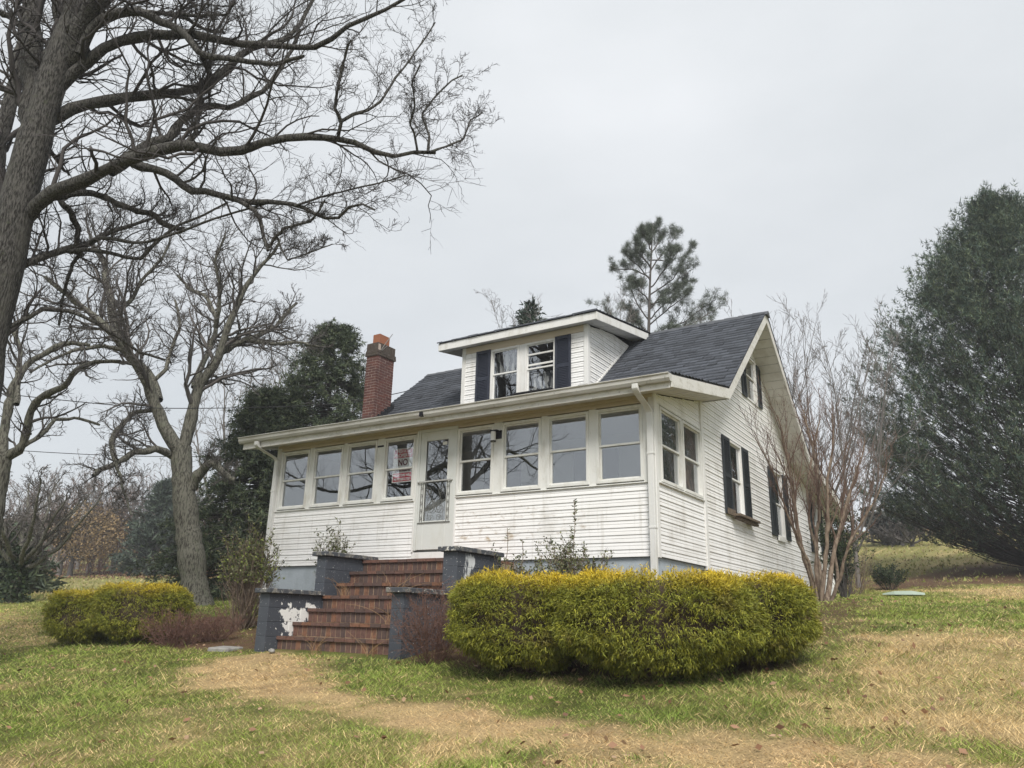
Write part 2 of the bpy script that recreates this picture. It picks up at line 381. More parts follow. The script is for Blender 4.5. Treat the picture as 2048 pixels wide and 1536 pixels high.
# ------------------------------------------------------------------ the house
RX0, RX1 = -8.62, .5                 # roof ends
YR, ZR = 5.2, 5.47                   # ridge
YV, ZV, YB = 2.205, 3.0, 8.195       # where the steep roof meets the porch roofs
SL = (ZR - ZV) / (YR - YV)
YE, ZE = -.53, 2.48                  # porch eave
SP = (ZV - ZE) / (YV - YE)
YE2 = 12.75; ZE2 = ZV - SP * (YE2 - YB)
XL = -8.12; YREAR = 12.25
def roof_z(y):
    return np.interp(y, [YE - 1, YE, YV, YR, YB, YE2], [ZE - SP, ZE, ZV, ZR, ZV, ZE2])
house = thing('house', (XL / 2, 4, 0), 'white sided bungalow with dark roof, dormer and enclosed front porch', 'house')

def siding(parent, fm, z0, z1, h, lo, hi, holes=(), jitter=.0):
    """lapped boards, each an object; lo(z), hi(z) give the ends at a height; holes (s0,s1,z0,z1) are cut out"""
    z = z0; k = 0
    while z < z1 - .02:
        zt = min(z + h, z1)
        segs = [(lo(z), hi(z), lo(zt), hi(zt))]
        for a, b, c, d in holes:
            if d > z + .03 and c < zt - .03:
                new = []
                for s in segs:
                    if b <= s[0] or a >= s[1]: new.append(s); continue
                    if a - s[0] > .02: new.append((s[0], a, s[2], a))
                    if s[1] - b > .02: new.append((b, s[1], b, s[3]))
                segs = new
        for s in [q for q in segs if q[1] - q[0] > 4.2]:
            jx = s[0] + (s[1] - s[0]) * rng.uniform(.3, .7); segs.remove(s); segs += [(s[0], jx, s[2], jx), (jx + .0015, s[1], jx + .0015, s[3])]
        for s in segs:
            if s[1] - s[0] < .03: continue
            if s[3] <= s[2]: m_ = (s[2] + s[3]) / 2; s = (s[0], s[1], m_ - .002, m_ + .002)
            db = .018 + rng.uniform(-1, 1) * .0018; dm = .014
            zm = z + (zt - z) * .5
            P = []
            for e0, e1 in ((s[0], s[2]), (s[1], s[3])):
                em = (e0 + e1) / 2
                P += [(e0, -.012, z), (e0, db, z), (e0, db - .001, z + .012), (em, dm - .004, zm), (em, dm, zm + .004), (e1, .004, zt + .004), (e1, -.012, zt + .004)]
            n = 7
            F = [tuple(range(n)), tuple(range(2 * n - 1, n - 1, -1))] + [(i, i + n, (i + 1) % n + n, (i + 1) % n) for i in range(n)]
            MB(fm).pts(P, F).build('siding_board', M['siding'], parent)
        z += h; k += 1
C_ = lambda v: (lambda z: v)

# foundation
fb = MB(); fb.box(XL + .03, -.03, .03, YREAR, -2.2, -.004); fo = fb.build('foundation', M['foundation'], house)

# --- porch windows on the front
ZWB, ZWT = 1.09, 2.245
FW = [(-7.99, -7.20), (-7.09, -6.29), (-6.20, -5.43), (-5.27, -4.52), (-3.585, -2.84), (-2.68, -1.92), (-1.81, -1.065), (-.94, -.17)]
DX0, DX1, DZ0, DZ1 = -4.45, -3.60, .2, 2.31
def window(fm, a0, a1, z0, z1, casing=.045, out=.03, rail=None, frame=None, curtain=None, backing=True, sill=.0):
    frame = frame or M['frame']
    w = part_empty('window', house)
    b = MB(fm); b.ring(a0, a1, z0, z1, casing, -.06, out, wb=casing + sill); b.build('frame', frame, w, .003)
    i0, i1, j0, j1 = a0 + casing, a1 - casing, z0 + casing + sill, z1 - casing
    rail = rail or (j0 + j1) / 2
    b = MB(fm); b.ring(i0, i1, rail - .016, j1, .022, -.028, -.006, wb=.032); b.build('upper_sash', frame, w, .002)
    b = MB(fm); b.ring(i0, i1, j0, rail + .016, .024, -.052, -.0285, wb=.03, wt=.03); b.build('lower_sash', frame, w, .002)
    MB(fm).box(i0 + .02, i1 - .02, -.019, -.015, rail + .01, j1 - .02).build('pane', M['glass'], w)
    MB(fm).box(i0 + .02, i1 - .02, -.042, -.038, j0 + .02, rail - .01).build('pane', M['glass'], w)
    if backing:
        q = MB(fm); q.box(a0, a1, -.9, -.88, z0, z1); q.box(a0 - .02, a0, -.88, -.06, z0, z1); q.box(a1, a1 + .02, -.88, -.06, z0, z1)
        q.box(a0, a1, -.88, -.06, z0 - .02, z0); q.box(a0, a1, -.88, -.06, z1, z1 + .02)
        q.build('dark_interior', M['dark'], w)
    if curtain:
        n = 40; P = []; F = []
        c0, c1, zb, zt, cm = curtain
        for i in range(n + 1):
            s = c0 + (c1 - c0) * i / n; dd = -.16 + .02 * math.sin(i * 1.3) + .01 * math.sin(i * 3.1)
            P += [(s, dd, zb), (s, dd, zt), (s, dd - .003, zb), (s, dd - .003, zt)]
        for i in range(n): F += [(4 * i, 4 * i + 4, 4 * i + 5, 4 * i + 1), (4 * i + 2, 4 * i + 3, 4 * i + 7, 4 * i + 6)]
        MB(fm).pts(P, F).build('curtain', cm, w)
    return w
front = FRONT(0)
for a, b in FW: window(front, a, b, ZWB, ZWT, rail=1.668, backing=False)
# mullion boards between the porch windows
edges = [XL + .1] + [e for w in FW[:4] for e in w] + [DX0 - .002]
for e0, e1 in [(XL + .085, FW[0][0]), (FW[0][1], FW[1][0]), (FW[1][1], FW[2][0]), (FW[2][1], FW[3][0]), (FW[3][1], DX0), (DX1, FW[4][0]), (FW[4][1], FW[5][0]), (FW[5][1], FW[6][0]), (FW[6][1], FW[7][0]), (FW[7][1], -.07)]:
    if e1 - e0 < .004: continue
    MB(front).box(e0, e1, -.05, .018, ZWB - .02, ZWT + .02).build('mullion', M['frame'], house, .003)
for e0, e1 in ((XL + .085, DX0 - .03), (DX1 + .012, -.07)):
    MB(front).box(e0, e1, -.05, .04, 1.05, ZWB - .021).build('sill_board', M['frame'], house, .004)
    MB(front).box(e0, e1, -.05, .022, ZWT + .021, 2.30).build('head_board', M['frieze'], house, .003)
MB(front).box(XL, 0, -.05, .03, 2.335, 2.47).build('frieze_board', M['frieze'], house, .003)
MB(front).box(XL, 0, -.05, .008, 2.301, 2.334).build('frieze_reveal', M['frieze'], house)
fw = part_empty('wall', house)
siding(fw, front, 0, 1.05, .105, C_(XL + .085), C_(DX0 - .035))
siding(fw, front, 0, 1.05, .105, C_(DX1 + .035), C_(-.07))
MB(front).box(DX0 - .035, DX1 + .035, -.05, .012, .0, .17).build('threshold_board', M['trim'], house, .003)
for e0, e1 in ((DX0 - .034, DX0 - .001), (DX1 + .001, DX1 + .034)):
    MB(front).box(e0, e1, -.05, .03, .171, 1.049 if e0 < DX0 else 1.049).build('door_casing', M['trim'], house, .003)
MB(front).box(DX0 - .03, DX0 - .001, -.05, .032, 1.0495, 2.3005).build('door_casing', M['frame'], house, .003)
# corner boards
MB().box(XL - .02, XL + .085, -.028, .07, -.02, 2.40).build('corner_board', M['trim'], house, .004)
MB().box(-.07, .028, -.028, .075, -.02, 2.42).build('corner_board', M['trim'], house, .004)
CB = 2.07
MB().box(-.02, .04, CB - .055, CB + .055, -.06, 2.78).build('corner_board', M['trim'], house, .004)
MB().box(-.25, .012, CB - .2, CB + .28, -.45, -.061).build('foundation_block', M['block'], house, .004)

# storm door
sd = part_empty('storm_door', house)
b = MB(front); b.box(DX0, DX0 + .05, -.03, .024, DZ0, DZ1); b.box(DX1 - .05, DX1, -.03, .024, DZ0, DZ1); b.box(DX0 + .05, DX1 - .05, -.03, .024, 2.262, DZ1); b.build('door_frame', M['door'], sd, .003)
b = MB(front); b.ring(DX0 + .052, DX1 - .052, DZ0 + .01, 2.26, .135, -.024, .014, wb=.47, wt=.15); b.build('door_panel', M['door'], sd, .004)
b = MB(front); b.ring(-4.285, -3.765, .67, 2.12, .022, -.01, .0215); b.build('glass_frame', M['door'], sd, .003)
MB(front).box(-4.27, -3.78, -.008, -.004, .68, 2.105).build('pane', M['glass'], sd)
MB(front).box(-3.925, -3.83, -.0035, -.002, 2.0, 2.06).build('paper_label', M['paper'], sd)
b = MB(front); b.box(-4.41, -3.66, .035, .053, 1.358, 1.382); b.box(-3.70, -3.66, .0145, .035, 1.36, 1.38); b.box(-4.41, -4.38, .0145, .035, 1.36, 1.38); b.build('push_bar', M['metal'], sd, .003)
b = MB(front); b.box(-4.38, -3.68, .022, .03, .655, .668); b.build('lower_bar', M['grille'], sd)
def tube_pts(P, r, k=5, closed=False):
    P = np.asarray(P, float)[None]; R = np.full(P.shape[:2], r)
    return tubes(P, R, k)
def tubes(P, R, k):
    """P (B,n,3), R (B,n) -> vertices, quads"""
    B, n, _ = P.shape
    T = np.gradient(P, axis=1); T /= np.linalg.norm(T, axis=2, keepdims=True) + 1e-9
    mean = np.abs(T.mean(1)); ref = np.eye(3)[np.argmin(mean, axis=1)][:, None, :]
    A = np.cross(T, np.broadcast_to(ref, T.shape)); A /= np.linalg.norm(A, axis=2, keepdims=True) + 1e-9
    Bn = np.cross(T, A)
    th = np.arange(k) * 2 * np.pi / k
    V = P[:, :, None, :] + R[:, :, None, None] * (np.cos(th)[None, None, :, None] * A[:, :, None, :] + np.sin(th)[None, None, :, None] * Bn[:, :, None, :])
    idx = np.arange(B * n * k).reshape(B, n, k)
    a = idx[:, :-1]; bq = idx[:, 1:]
    F = np.stack([a, np.roll(a, -1, 2), np.roll(bq, -1, 2), bq], -1).reshape(-1, 4)
    return V.reshape(-1, 3), F
def join(parts):
    V = []; F = []; n = 0
    for v, f in parts: V.append(v); F.append(f + n); n += len(v)
    return np.concatenate(V), np.concatenate(F)
def grille():
    parts = []; Y = -.03
    gx0, gx1, z0, z1 = -4.33, -3.71, .675, 1.355
    for x in (gx0, gx0 + .05, gx1 - .05, gx1): parts.append(tube_pts([(x, Y, z0), (x, Y, (z0 + z1) / 2), (x, Y, z1)], .005))
    def spiral(cx, cz, r0, turns, a0, sg=1, n=26):
        return [(cx + sg * r0 * (1 - .75 * t) * math.cos(a0 + turns * 6.283 * t), Y, cz + r0 * (1 - .75 * t) * math.sin(a0 + turns * 6.283 * t)) for t in np.linspace(0, 1, n)]
    for side, sg in ((gx0 + .025, 1), (gx1 - .025, -1)):
        for cz in (.74, .87, 1.0, 1.13, 1.26): parts.append(tube_pts(spiral(side, cz, .03, 1.2, .8, sg), .0035))
    cx = (gx0 + gx1) / 2
    for sg in (1, -1):
        parts.append(tube_pts(spiral(cx + sg * .09, .9, .09, 1.5, 2.2, sg), .0045)); parts.append(tube_pts(spiral(cx + sg * .13, 1.2, .08, 1.4, -1.2, sg), .0045))
        parts.append(tube_pts(spiral(cx + sg * .1, .74, .055, 1.4, .4, sg), .004))
        parts.append(tube_pts([(cx + sg * (.03 + .16 * t), Y, .98 + .3 * t + .03 * math.sin(9 * t)) for t in np.linspace(0, 1, 12)], .004))
        parts.append(tube_pts([(cx + sg * (.2 - .12 * t * t), Y, .69 + .5 * t) for t in np.linspace(0, 1, 12)], .004))
    V, F = join(parts)
    mesh_np('scroll_grille', V, F, M['grille'], sd)
grille()
# lantern on the mullion beside the door, tape on the other one
la = part_empty('wall_lantern', house)
MB(front).box(-2.80, -2.67, .0185, .04, 1.98, 2.12).build('backplate', M['black'], la, .004)
MB(front).box(-2.84, -2.70, .0405, .15, 2.088, 2.112).build('top_arm', M['black'], la, .004)
V, F = tubes(np.array([[(-2.785, -.115, 1.93 + .012 * i) for i in range(14)]]), np.full((1, 14), .042), 14); mesh_np('glass_cylinder', V, F, M['milk'], la, smooth=True)
V, F = tubes(np.array([[(-2.785, -.115, z) for z in (1.918, 1.93, 1.936)]]), np.full((1, 3), .046), 14); mesh_np('ring', V, F, M['black'], la)
MB(front).box(-5.43, -5.27, .0185, .021, 2.10, 2.135).build('tape_strip', M['black'], house)

# porch room behind the glass
b = MB(); b.box(XL + .06, -.06, .07, 2.0, .12, .16); b.box(XL + .06, -.06, .07, 2.0, 2.36, 2.4); b.box(XL + .06, -.06, 2.0, 2.04, .16, 2.36)
b.build('porch_room', M['room'], house)
b = MB(); b.box(XL + .06, -.06, .065, .069, .16, 1.06); b.box(XL + .02, XL + .05, .07, 2.04, .12, 2.4); b.build('porch_inner_lining', M['room'], house)
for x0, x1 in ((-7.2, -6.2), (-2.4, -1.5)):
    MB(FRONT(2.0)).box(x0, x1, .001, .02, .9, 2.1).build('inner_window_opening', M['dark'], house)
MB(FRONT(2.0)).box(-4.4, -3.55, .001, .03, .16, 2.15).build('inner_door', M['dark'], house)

# --- side wall, porch part
side = SIDE(0)
SW = [(.20, 1.10), (1.14, 2.005)]
for a, b_ in SW: window(side, a, b_, ZWB, ZWT, rail=1.668, backing=False)
MB(side).box(1.10, 1.14, -.05, .018, ZWB - .02, ZWT + .02).build('mullion', M['frame'], house, .003)
MB(side).box(.08, .20, -.05, .018, ZWB - .02, ZWT + .02).build('mullion', M['frame'], house, .003)
MB(side).box(.08, CB - .06, -.05, .045, 1.05, ZWB - .021).build('sill_board', M['frame'], house, .004)
MB(side).box(.08, CB - .06, -.05, .02, ZWT + .021, 2.29).build('head_board', M['frame'], house, .003)
pw = part_empty('wall', house)
siding(pw, side, 0, 1.05, .105, C_(.08), C_(CB - .06))
zs = lambda y: roof_z(y) - .23
siding(pw, side, 2.29, 2.81, .105, lambda z: max(.08, YE + (z + .23 - ZE) / SP - .12), C_(CB - .06))
# --- side wall, main part
SWIN = [(3.55, 4.33, .99, 2.43), (6.6, 7.36, .94, 2.40), (10.25, 10.95, .9, 2.36)]
GW = (4.99, 5.84, 3.60, 4.62)
mw = part_empty('wall', house)
inv = lambda z, front_: (YV + (z + .2 - ZV) / SL if z + .2 > ZV else -9) if front_ else (YB - (z + .2 - ZV) / SL if z + .2 > ZV else YB + (ZV - z - .2) / SP)
siding(mw, side, -.06, ZR - .25, .105, lambda z: max(CB + .056, inv(z, True)), lambda z: min(YREAR - .05, inv(z, False)), [(a, b_, c, d) for a, b_, c, d in SWIN + [GW]])
MB().box(-.06, .035, YREAR - .05, YREAR + .05, -.06, 2.3).build('corner_board', M['trim'], house, .004)
cz = lambda a, b_, c, d, cm: (a, b_, c, d, cm)
window(side, *SWIN[0], frame=M['trim'], rail=1.72, curtain=(3.6, 4.28, 1.05, 2.2, M['curtain']))
window(side, *SWIN[1], frame=M['trim'], rail=1.68)
window(side, *SWIN[2], frame=M['trim'])
window(side, *GW, frame=M['trim'], rail=4.18, curtain=(5.02, 5.8, 3.65, 4.2, M['curtain']))
def shutter(fm, a0, a1, z0, z1, mt, top_cut=0):
    """louvred shutter: stiles, rails and slanting slats in one mesh"""
    b = MB(fm); st = min(.05, (a1 - a0) * .16); d0, d1 = .024, .052
    b.box(a0, a0 + st, d0, d1, z0, z1); b.box(a1 - st, a1, d0, d1, z0, z1 - top_cut)
    zm = z0 + (z1 - z0) * .49
    for c, e in ((z0, z0 + .07), (zm - .03, zm + .04), (z1 - .07 - top_cut, z1 - top_cut)): b.box(a0 + st, a1 - st, d0, d1 - .003, c, e)
    b.box(a0 + st, a1 - st, d0 - .002, d0 + .004, z0 + .07, z1 - .07 - top_cut)
    for c, e in ((z0 + .07, zm - .03), (zm + .04, z1 - .07 - top_cut)):
        n = max(3, int((e - c) / .034))
        for i in range(n):
            z = c + (e - c) * i / n; hh = (e - c) / n
            b.pts([(a0 + st, d0 + .006, z + hh), (a1 - st, d0 + .006, z + hh), (a1 - st, d1 - .006, z + .006), (a0 + st, d1 - .006, z + .006), (a0 + st, d1 - .006, z + .001), (a1 - st, d1 - .006, z + .001)],
                  [(0, 3, 2, 1), (3, 4, 5, 2)])
    return b.build('shutter', mt, house)
for a, b_ in ((3.13, 3.545), (4.335, 4.73)): shutter(side, a, b_, 1.0, 2.43, M['shutter2'])
for a, b_ in ((6.215, 6.595), (7.365, 7.75)): shutter(side, a, b_, .94, 2.40, M['shutter2'])
for a, b_ in ((9.85, 10.245), (10.955, 11.35)): shutter(side, a, b_, .9, 2.36, M['shutter2'])
shutter(side, 4.70, 4.985, 3.6, 4.60, M['shutter2']); shutter(side, 5.845, 6.12, 3.62, 4.56, M['shutter2'])
MB(side).box(3.45, 4.72, .056, .20, .985, 1.03).build('sill_plank', M['wood'], house, .004)
MB(side).box(3.55, 4.78, .056, .15, .94, .98).build('sill_plank', M['wood'], house, .004)
MB(side).box(3.15, 3.60, .0555, .07, .99, 1.10).build('sill_plank', M['wood'], house, .004)
MB(side).box(6.62, 7.30, .031, .06, .86, .935).build('window_apron', M['trim'], house, .004)
# hidden sides
MB().box(XL, XL + .018, .07, YREAR, 0, 2.6).build('left_wall', M['siding'], house)
MB().pts([(XL, CB, 2.62), (XL + .018, CB, 2.62), (XL, YR, ZR - .25), (XL + .018, YR, ZR - .25), (XL, YB, 2.62), (XL + .018, YB, 2.62)], [(0, 2, 4), (1, 5, 3), (0, 1, 3, 2), (2, 3, 5, 4), (0, 4, 5, 1)]).build('left_gable', M['siding'], house)
MB().box(XL, 0, YREAR - .02, YREAR, 0, 2.1).build('rear_wall', M['siding'], house)
MB().box(XL + .02, -.35, 2.1, 2.13, .0, 2.9).build('inner_wall', M['room'], house)

# --- roofs
roof = part_empty('roof', house)
def deck(y0, z0, y1, z1, x0, x1, th=.013):
    MB().pts([(x0, y0, z0), (x1, y0, z0), (x1, y1, z1), (x0, y1, z1), (x0, y0, z0 - th), (x1, y0, z0 - th), (x1, y1, z1 - th), (x0, y1, z1 - th)],
             [(0, 1, 2, 3), (7, 6, 5, 4), (0, 4, 5, 1), (1, 5, 6, 2), (2, 6, 7, 3), (3, 7, 4, 0)]).build('roof_deck', M['black_wood'], roof)
def shingles(y0, z0, y1, z1, x0, x1, name='shingles', expo=.15):
    """tabs laid in courses from the low edge (y0) to the high edge (y1): each a wedge with its own thickness and tone"""
    L = math.hypot(y1 - y0, z1 - z0); n = max(1, int(round(L / expo))); e = L / n
    uy, uz = (y1 - y0) / L, (z1 - z0) / L; ny, nz_ = -uz * np.sign(uy), abs(uy)
    V = []; Fc = []; Cc = []
    for c in range(n):
        x = x0 - rng.uniform(0, .3)
        while x < x1:
            w = rng.choice([.17, .22, .3, .16, .26]); a, b_ = max(x, x0), min(x + w, x1); x += w
            if b_ - a < .01: continue
            t = rng.choice([.016, .022, .022, .03]) + rng.uniform(0, .002); s0 = c * e - .012 + rng.uniform(-.006, .006); s1 = (c + 1) * e + .02
            q = len(V)
            for s, hh in ((s0, t + .004), (s0, -.002), (s1, .003)):
                for xx in (a + .001, b_ - .001): V.append((xx, y0 + uy * s + ny * hh, z0 + uz * s + nz_ * hh))
            Fc += [(q, q + 1, q + 5, q + 4), (q + 2, q + 3, q + 1, q)]
            g = rng.uniform(.7, 1.35); Cc += [np.array([.068, .075, .09]) * g] * 6
    o = mesh_np(name, np.array(V), np.array(Fc), M['shingle'], roof, col=np.array(Cc)); o['kind'] = 'stuff'
    return o
for seg in ((YE, ZE, YV, ZV), (YV, ZV, YR, ZR), (YB, ZV, YR, ZR), (YE2, ZE2, YB, ZV)):
    deck(seg[0], seg[1], seg[2], seg[3], RX0, RX1); shingles(seg[0], seg[1] + .002, seg[2], seg[3] + .002, RX0 - .012, RX1 + .012)
b = MB()
nr = 30
for i in range(nr):
    a0 = RX0 - .02 + (RX1 - RX0 + .04) * i / nr; a1 = RX0 - .02 + (RX1 - RX0 + .04) * (i + 1) / nr + .03
    z = ZR + .03
    b.pts([(a0, YR - .13, z - .13 * SL), (a0, YR, z + .012), (a0, YR + .13, z - .13 * SL), (a1, YR - .13, z - .13 * SL - .008), (a1, YR, z), (a1, YR + .13, z - .13 * SL - .008)], [(0, 1, 4, 3), (1, 2, 5, 4), (0, 3, 5, 2), (0, 2, 1), (3, 4, 5)])
b.build('ridge_cap', M['ridge'], roof)
def strip(y0, z0, y1, z1, x0, x1, drop0, drop1, name, mt, bev=.004):
    """a board in the plane of a rake: from drop0 to drop1 below the roof surface"""
    return MB().pts([(x0, y0, z0 - drop0), (x1, y0, z0 - drop0), (x1, y1, z1 - drop0), (x0, y1, z1 - drop0), (x0, y0, z0 - drop1), (x1, y0, z0 - drop1), (x1, y1, z1 - drop1), (x0, y1, z1 - drop1)],
        [(0, 1, 2, 3), (7, 6, 5, 4), (0, 4, 5, 1), (1, 5, 6, 2), (2, 6, 7, 3), (3, 7, 4, 0)]).build(name, mt, roof, bev)
for x0, x1 in ((RX1 - .025, RX1), (RX0, RX0 + .025)):
    strip(YE + .02, ZE + .02 * SP, YV, ZV, x0, x1, .014, .20, 'rake_fascia', M['fascia'])
    strip(YV, ZV, YR, ZR, x0, x1, .014, .225, 'rake_fascia', M['fascia']); strip(YB, ZV, YR, ZR, x0, x1, .014, .225, 'rake_fascia', M['fascia'])
    strip(YE2, ZE2, YB, ZV, x0, x1, .014, .20, 'rake_fascia', M['fascia'])
# soffit panels: short boards across the rake, long ones along the eave
def soffit_run(y0, z0, y1, z1, x0, x1, drop, step, mt):
    L = abs(y1 - y0); n = max(1, int(round(L / step)))
    for i in range(n):
        f0, f1 = i / n + .075 / n, (i + 1) / n - .0 / n
        jj = rng.uniform(-.0015, .0015)
        strip(y0 + (y1 - y0) * f0, z0 + (z1 - z0) * f0, y0 + (y1 - y0) * f1, z0 + (z1 - z0) * f1, x0, x1, drop + jj, drop + .012 + jj, 'soffit_panel', mt, 0)
for (y0, z0, y1, z1, dr) in ((YE + .03, ZE + .03 * SP, YV - .02, ZV - .02 * SP, .175), (YV, ZV, YR, ZR, .2), (YB, ZV, YR, ZR, .2), (YE2 - .05, ZE2, YB, ZV, .175)):
    soffit_run(y0, z0, y1, z1, .0, RX1 - .026, dr, .17, M['soffit'])
for k in range(3):
    y0 = YE + .03 + k * .165; y1 = y0 + .158
    strip(y0, ZE + SP * (y0 - YE), y1, ZE + SP * (y1 - YE), XL, -.001, .175, .187, 'soffit_panel', M['soffit'], 0)
MB().box(RX0 + .026, RX1 - .026, YE, YE + .02, ZE - .21, ZE - .014).build('eave_fascia', M['fascia'], roof, .003)
def gutter():
    prof = [(0, .0), (-.0, -.115), (-.07, -.115), (-.098, -.075), (-.105, -.03), (-.125, -.012), (-.125, 0), (-.112, 0), (-.112, -.008), (-.095, -.03), (-.088, -.07), (-.063, -.105), (-.01, -.105), (-.01, 0)]
    xs = np.linspace(RX0 - .02, RX1 + .01, 14); P = []; F = []; n = len(prof)
    for i, x in enumerate(xs):
        sag = -.012 * math.sin(i / 13 * math.pi) + rng.uniform(-.003, .003)
        for a, z in prof: P.append((x, YE - .001 + a, ZE - .01 + z + sag + .035 * (1 - i / 13)))
    for i in range(len(xs) - 1):
        for j in range(n): F.append((i * n + j, i * n + (j + 1) % n, (i + 1) * n + (j + 1) % n, (i + 1) * n + j))
    F += [tuple(range(6)), tuple((len(xs) - 1) * n + j for j in range(6))[::-1]]
    MB().pts(P, F).build('gutter', M['gutter'], roof)
    q = MB(); p = onY(842, 828, YE - .12); q.box(p[0] - .03, p[0] + .03, YE - .135, YE + .0, p[2] - .04, p[2] + .035); q.build('gutter_clip', M['black'], roof)
gutter()
def spout(pts, name='downspout', w=.047, d=.036):
    """rectangular pipe through the given points, with a collar at each joint"""
    P = np.array(pts, float); b = MB(); 
    for i, p in enumerate(P):
        b.v += [(p[0] - w, p[1] - d, p[2]), (p[0] + w, p[1] - d, p[2]), (p[0] + w, p[1] + d, p[2]), (p[0] - w, p[1] + d, p[2])]
        if i: 
            q = 4 * i
            for j in range(4): b.f.append([q - 4 + j, q - 4 + (j + 1) % 4, q + (j + 1) % 4, q + j])
    b.build(name, M['downspout'], roof, .006)
def bend(p0, p1, n=9):
    p0, p1 = np.array(p0), np.array(p1); t = np.linspace(0, 1, n); s = t * t * (3 - 2 * t)
    return [(p0[0] + (p1[0] - p0[0]) * s_, p0[1] + (p1[1] - p0[1]) * s_, p0[2] + (p1[2] - p0[2]) * t_) for s_, t_ in zip(s, t)]
for xo, xw in ((-.02, -.03), (-8.11, XL + .04)):
    spout([(xo, YE - .06, ZE - .1)] + bend((xo, YE - .06, ZE - .17), (xw, -.065, 2.08)) + [(xw, -.065, 1.45), (xw, -.065, .6), (xw, -.065, -.8)])
    for z in (1.45, .38): MB().box(xw - .053, xw + .053, -.107, -.03, z, z + .03).build('strap', M['downspout'], roof, .003)

# --- dormer
DY, DXL, DXR = 2.67, -5.54, -2.45
DFY, DFX0, DFX1, DFZ = 2.41, -6.07, -2.11, 5.04
DS = (ZR + .0 - DFZ) / (YR - DFY)
dorm = part_empty('dormer', house)
fd = FRONT(DY)
sc = lambda x: CAM[0] + (x - CAM[0]) * 1.0115
scz = lambda z: CAM[2] + (z - CAM[2]) * 1.0115
wl = (sc(-4.685), sc(-3.972)); wr = (sc(-3.826), sc(-3.095)); zb, zt = 3.52, scz(4.672)
holes = [(wl[0], wr[1], zb, 4.75)]
siding(dorm, fd, 3.39, 4.76, .105, C_(DXL + .075), C_(DXR - .07), holes)
MB(fd).box(DXL + .075, DXR - .07, -.02, .024, 4.762, 4.9).build('frieze_board', M['frieze'], dorm, .003)
MB(fd).box(wl[0], wr[1], -.02, .02, zt + .001, 4.761).build('head_board', M['frieze'], dorm)
MB(fd).box(wl[1] + .001, wr[0] - .001, -.05, .016, zb, zt).build('mullion', M['trim'], dorm, .003)
for e0, e1 in ((DXL - .02, DXL + .075), (DXR - .07, DXR + .028)):
    MB().box(e0, e1, DY - .03, DY + .08, 3.36, 4.9).build('corner_board', M['trim'], dorm, .004)
window(fd, wl[0], wl[1], zb, zt, frame=M['trim'], rail=scz(4.113), curtain=(wl[0] + .04, wl[1] - .04, 4.15, zt - .05, M['lace']))
w2 = window(fd, wr[0], wr[1], zb, zt, frame=M['trim'], rail=scz(4.10), curtain=(wr[0] + .04, wr[1] - .04, 3.55, 4.1, M['lace']))
MB(fd).box(wr[0] + .07, wr[1] - .07, -.013, .002, 4.455, 4.49).build('screen_bar', M['trim'], w2)
MB(fd).box(wr[0] + .07, wr[1] - .07, -.013, .002, 4.22, 4.26).build('screen_bar', M['trim'], w2)
shutter(fd, sc(-5.055), wl[0] - .004, 3.46, scz(4.69), M['shutter'])
shutter(fd, wr[1] + .004, sc(-2.73), 3.46, scz(4.68), M['shutter'])
MB(fd).box(wl[1] + .02, wr[1] + .03, .031, .24, 3.575, 3.60).build('dark_sill_board', M['black_wood'], house, .004)
ds = SIDE(DXR)
yroof = lambda z: YV + (z - ZV) / SL
siding(dorm, ds, 3.40, 5.08, .105, lambda z: max(DY + .081, DFY + (z + .19 - DFZ) / DS if z > DFZ + DS * (DY - DFY) - .19 else DY + .081), lambda z: yroof(z) - .02)
MB().pts([(DXR - .002, yroof(3.36), 3.385), (DXR + .027, yroof(3.36), 3.385), (DXR + .027, yroof(5.0), 5.025), (DXR - .002, yroof(5.0), 5.025), (DXR - .002, yroof(3.36) - .05, 3.385), (DXR + .027, yroof(3.36) - .05, 3.385), (DXR + .027, yroof(5.0) - .05, 5.025), (DXR - .002, yroof(5.0) - .05, 5.025)],
         [(0, 1, 2, 3), (7, 6, 5, 4), (0, 4, 5, 1), (1, 5, 6, 2), (2, 6, 7, 3), (3, 7, 4, 0)]).build('flashing_trim', M['trim'], dorm)
MB().pts([(DXL, DY, 3.36), (DXL, DY, 4.9), (DXL, yroof(5.1), 5.1), (DXL + .02, DY, 3.36), (DXL + .02, DY, 4.9), (DXL + .02, yroof(5.1), 5.1)], [(0, 1, 2), (3, 5, 4), (0, 3, 4, 1), (1, 4, 5, 2), (2, 5, 3, 0)]).build('left_cheek', M['siding'], dorm)
deck(DFY, DFZ, YR, ZR, DFX0, DFX1); shingles(DFY - .02, DFZ, YR, ZR + .004, DFX0 - .02, DFX1 + .02, 'dormer_shingles')
MB().box(DFX0, DFX1, DFY, DFY + .02, DFZ - .175, DFZ - .014).build('eave_fascia', M['trim'], roof, .003)
yend = 5.05
for x0, x1 in ((DFX1 - .022, DFX1 + .001), (DFX0 - .001, DFX0 + .022)):
    strip(DFY + .02, DFZ + .02 * DS, yend, DFZ + DS * (yend - DFY), x0, x1, .014, .185, 'rake_fascia', M['trim'])
x = DFX0 + .03
while x < DFX1 - .05:
    x1 = min(x + .31, DFX1 - .023)
    strip(DFY + .021, DFZ, DY + .0, DFZ + DS * (DY - DFY), x, x1 - .006, .155, .167, 'soffit_panel', M['dormer_soffit'], 0); x += .31
y = DY + .001
while y < 4.95:
    strip(y, DFZ + DS * (y - DFY), y + .294, DFZ + DS * (y + .294 - DFY), DXR + .001, DFX1 - .023, .155, .167, 'soffit_panel', M['dormer_soffit'], 0); y += .3

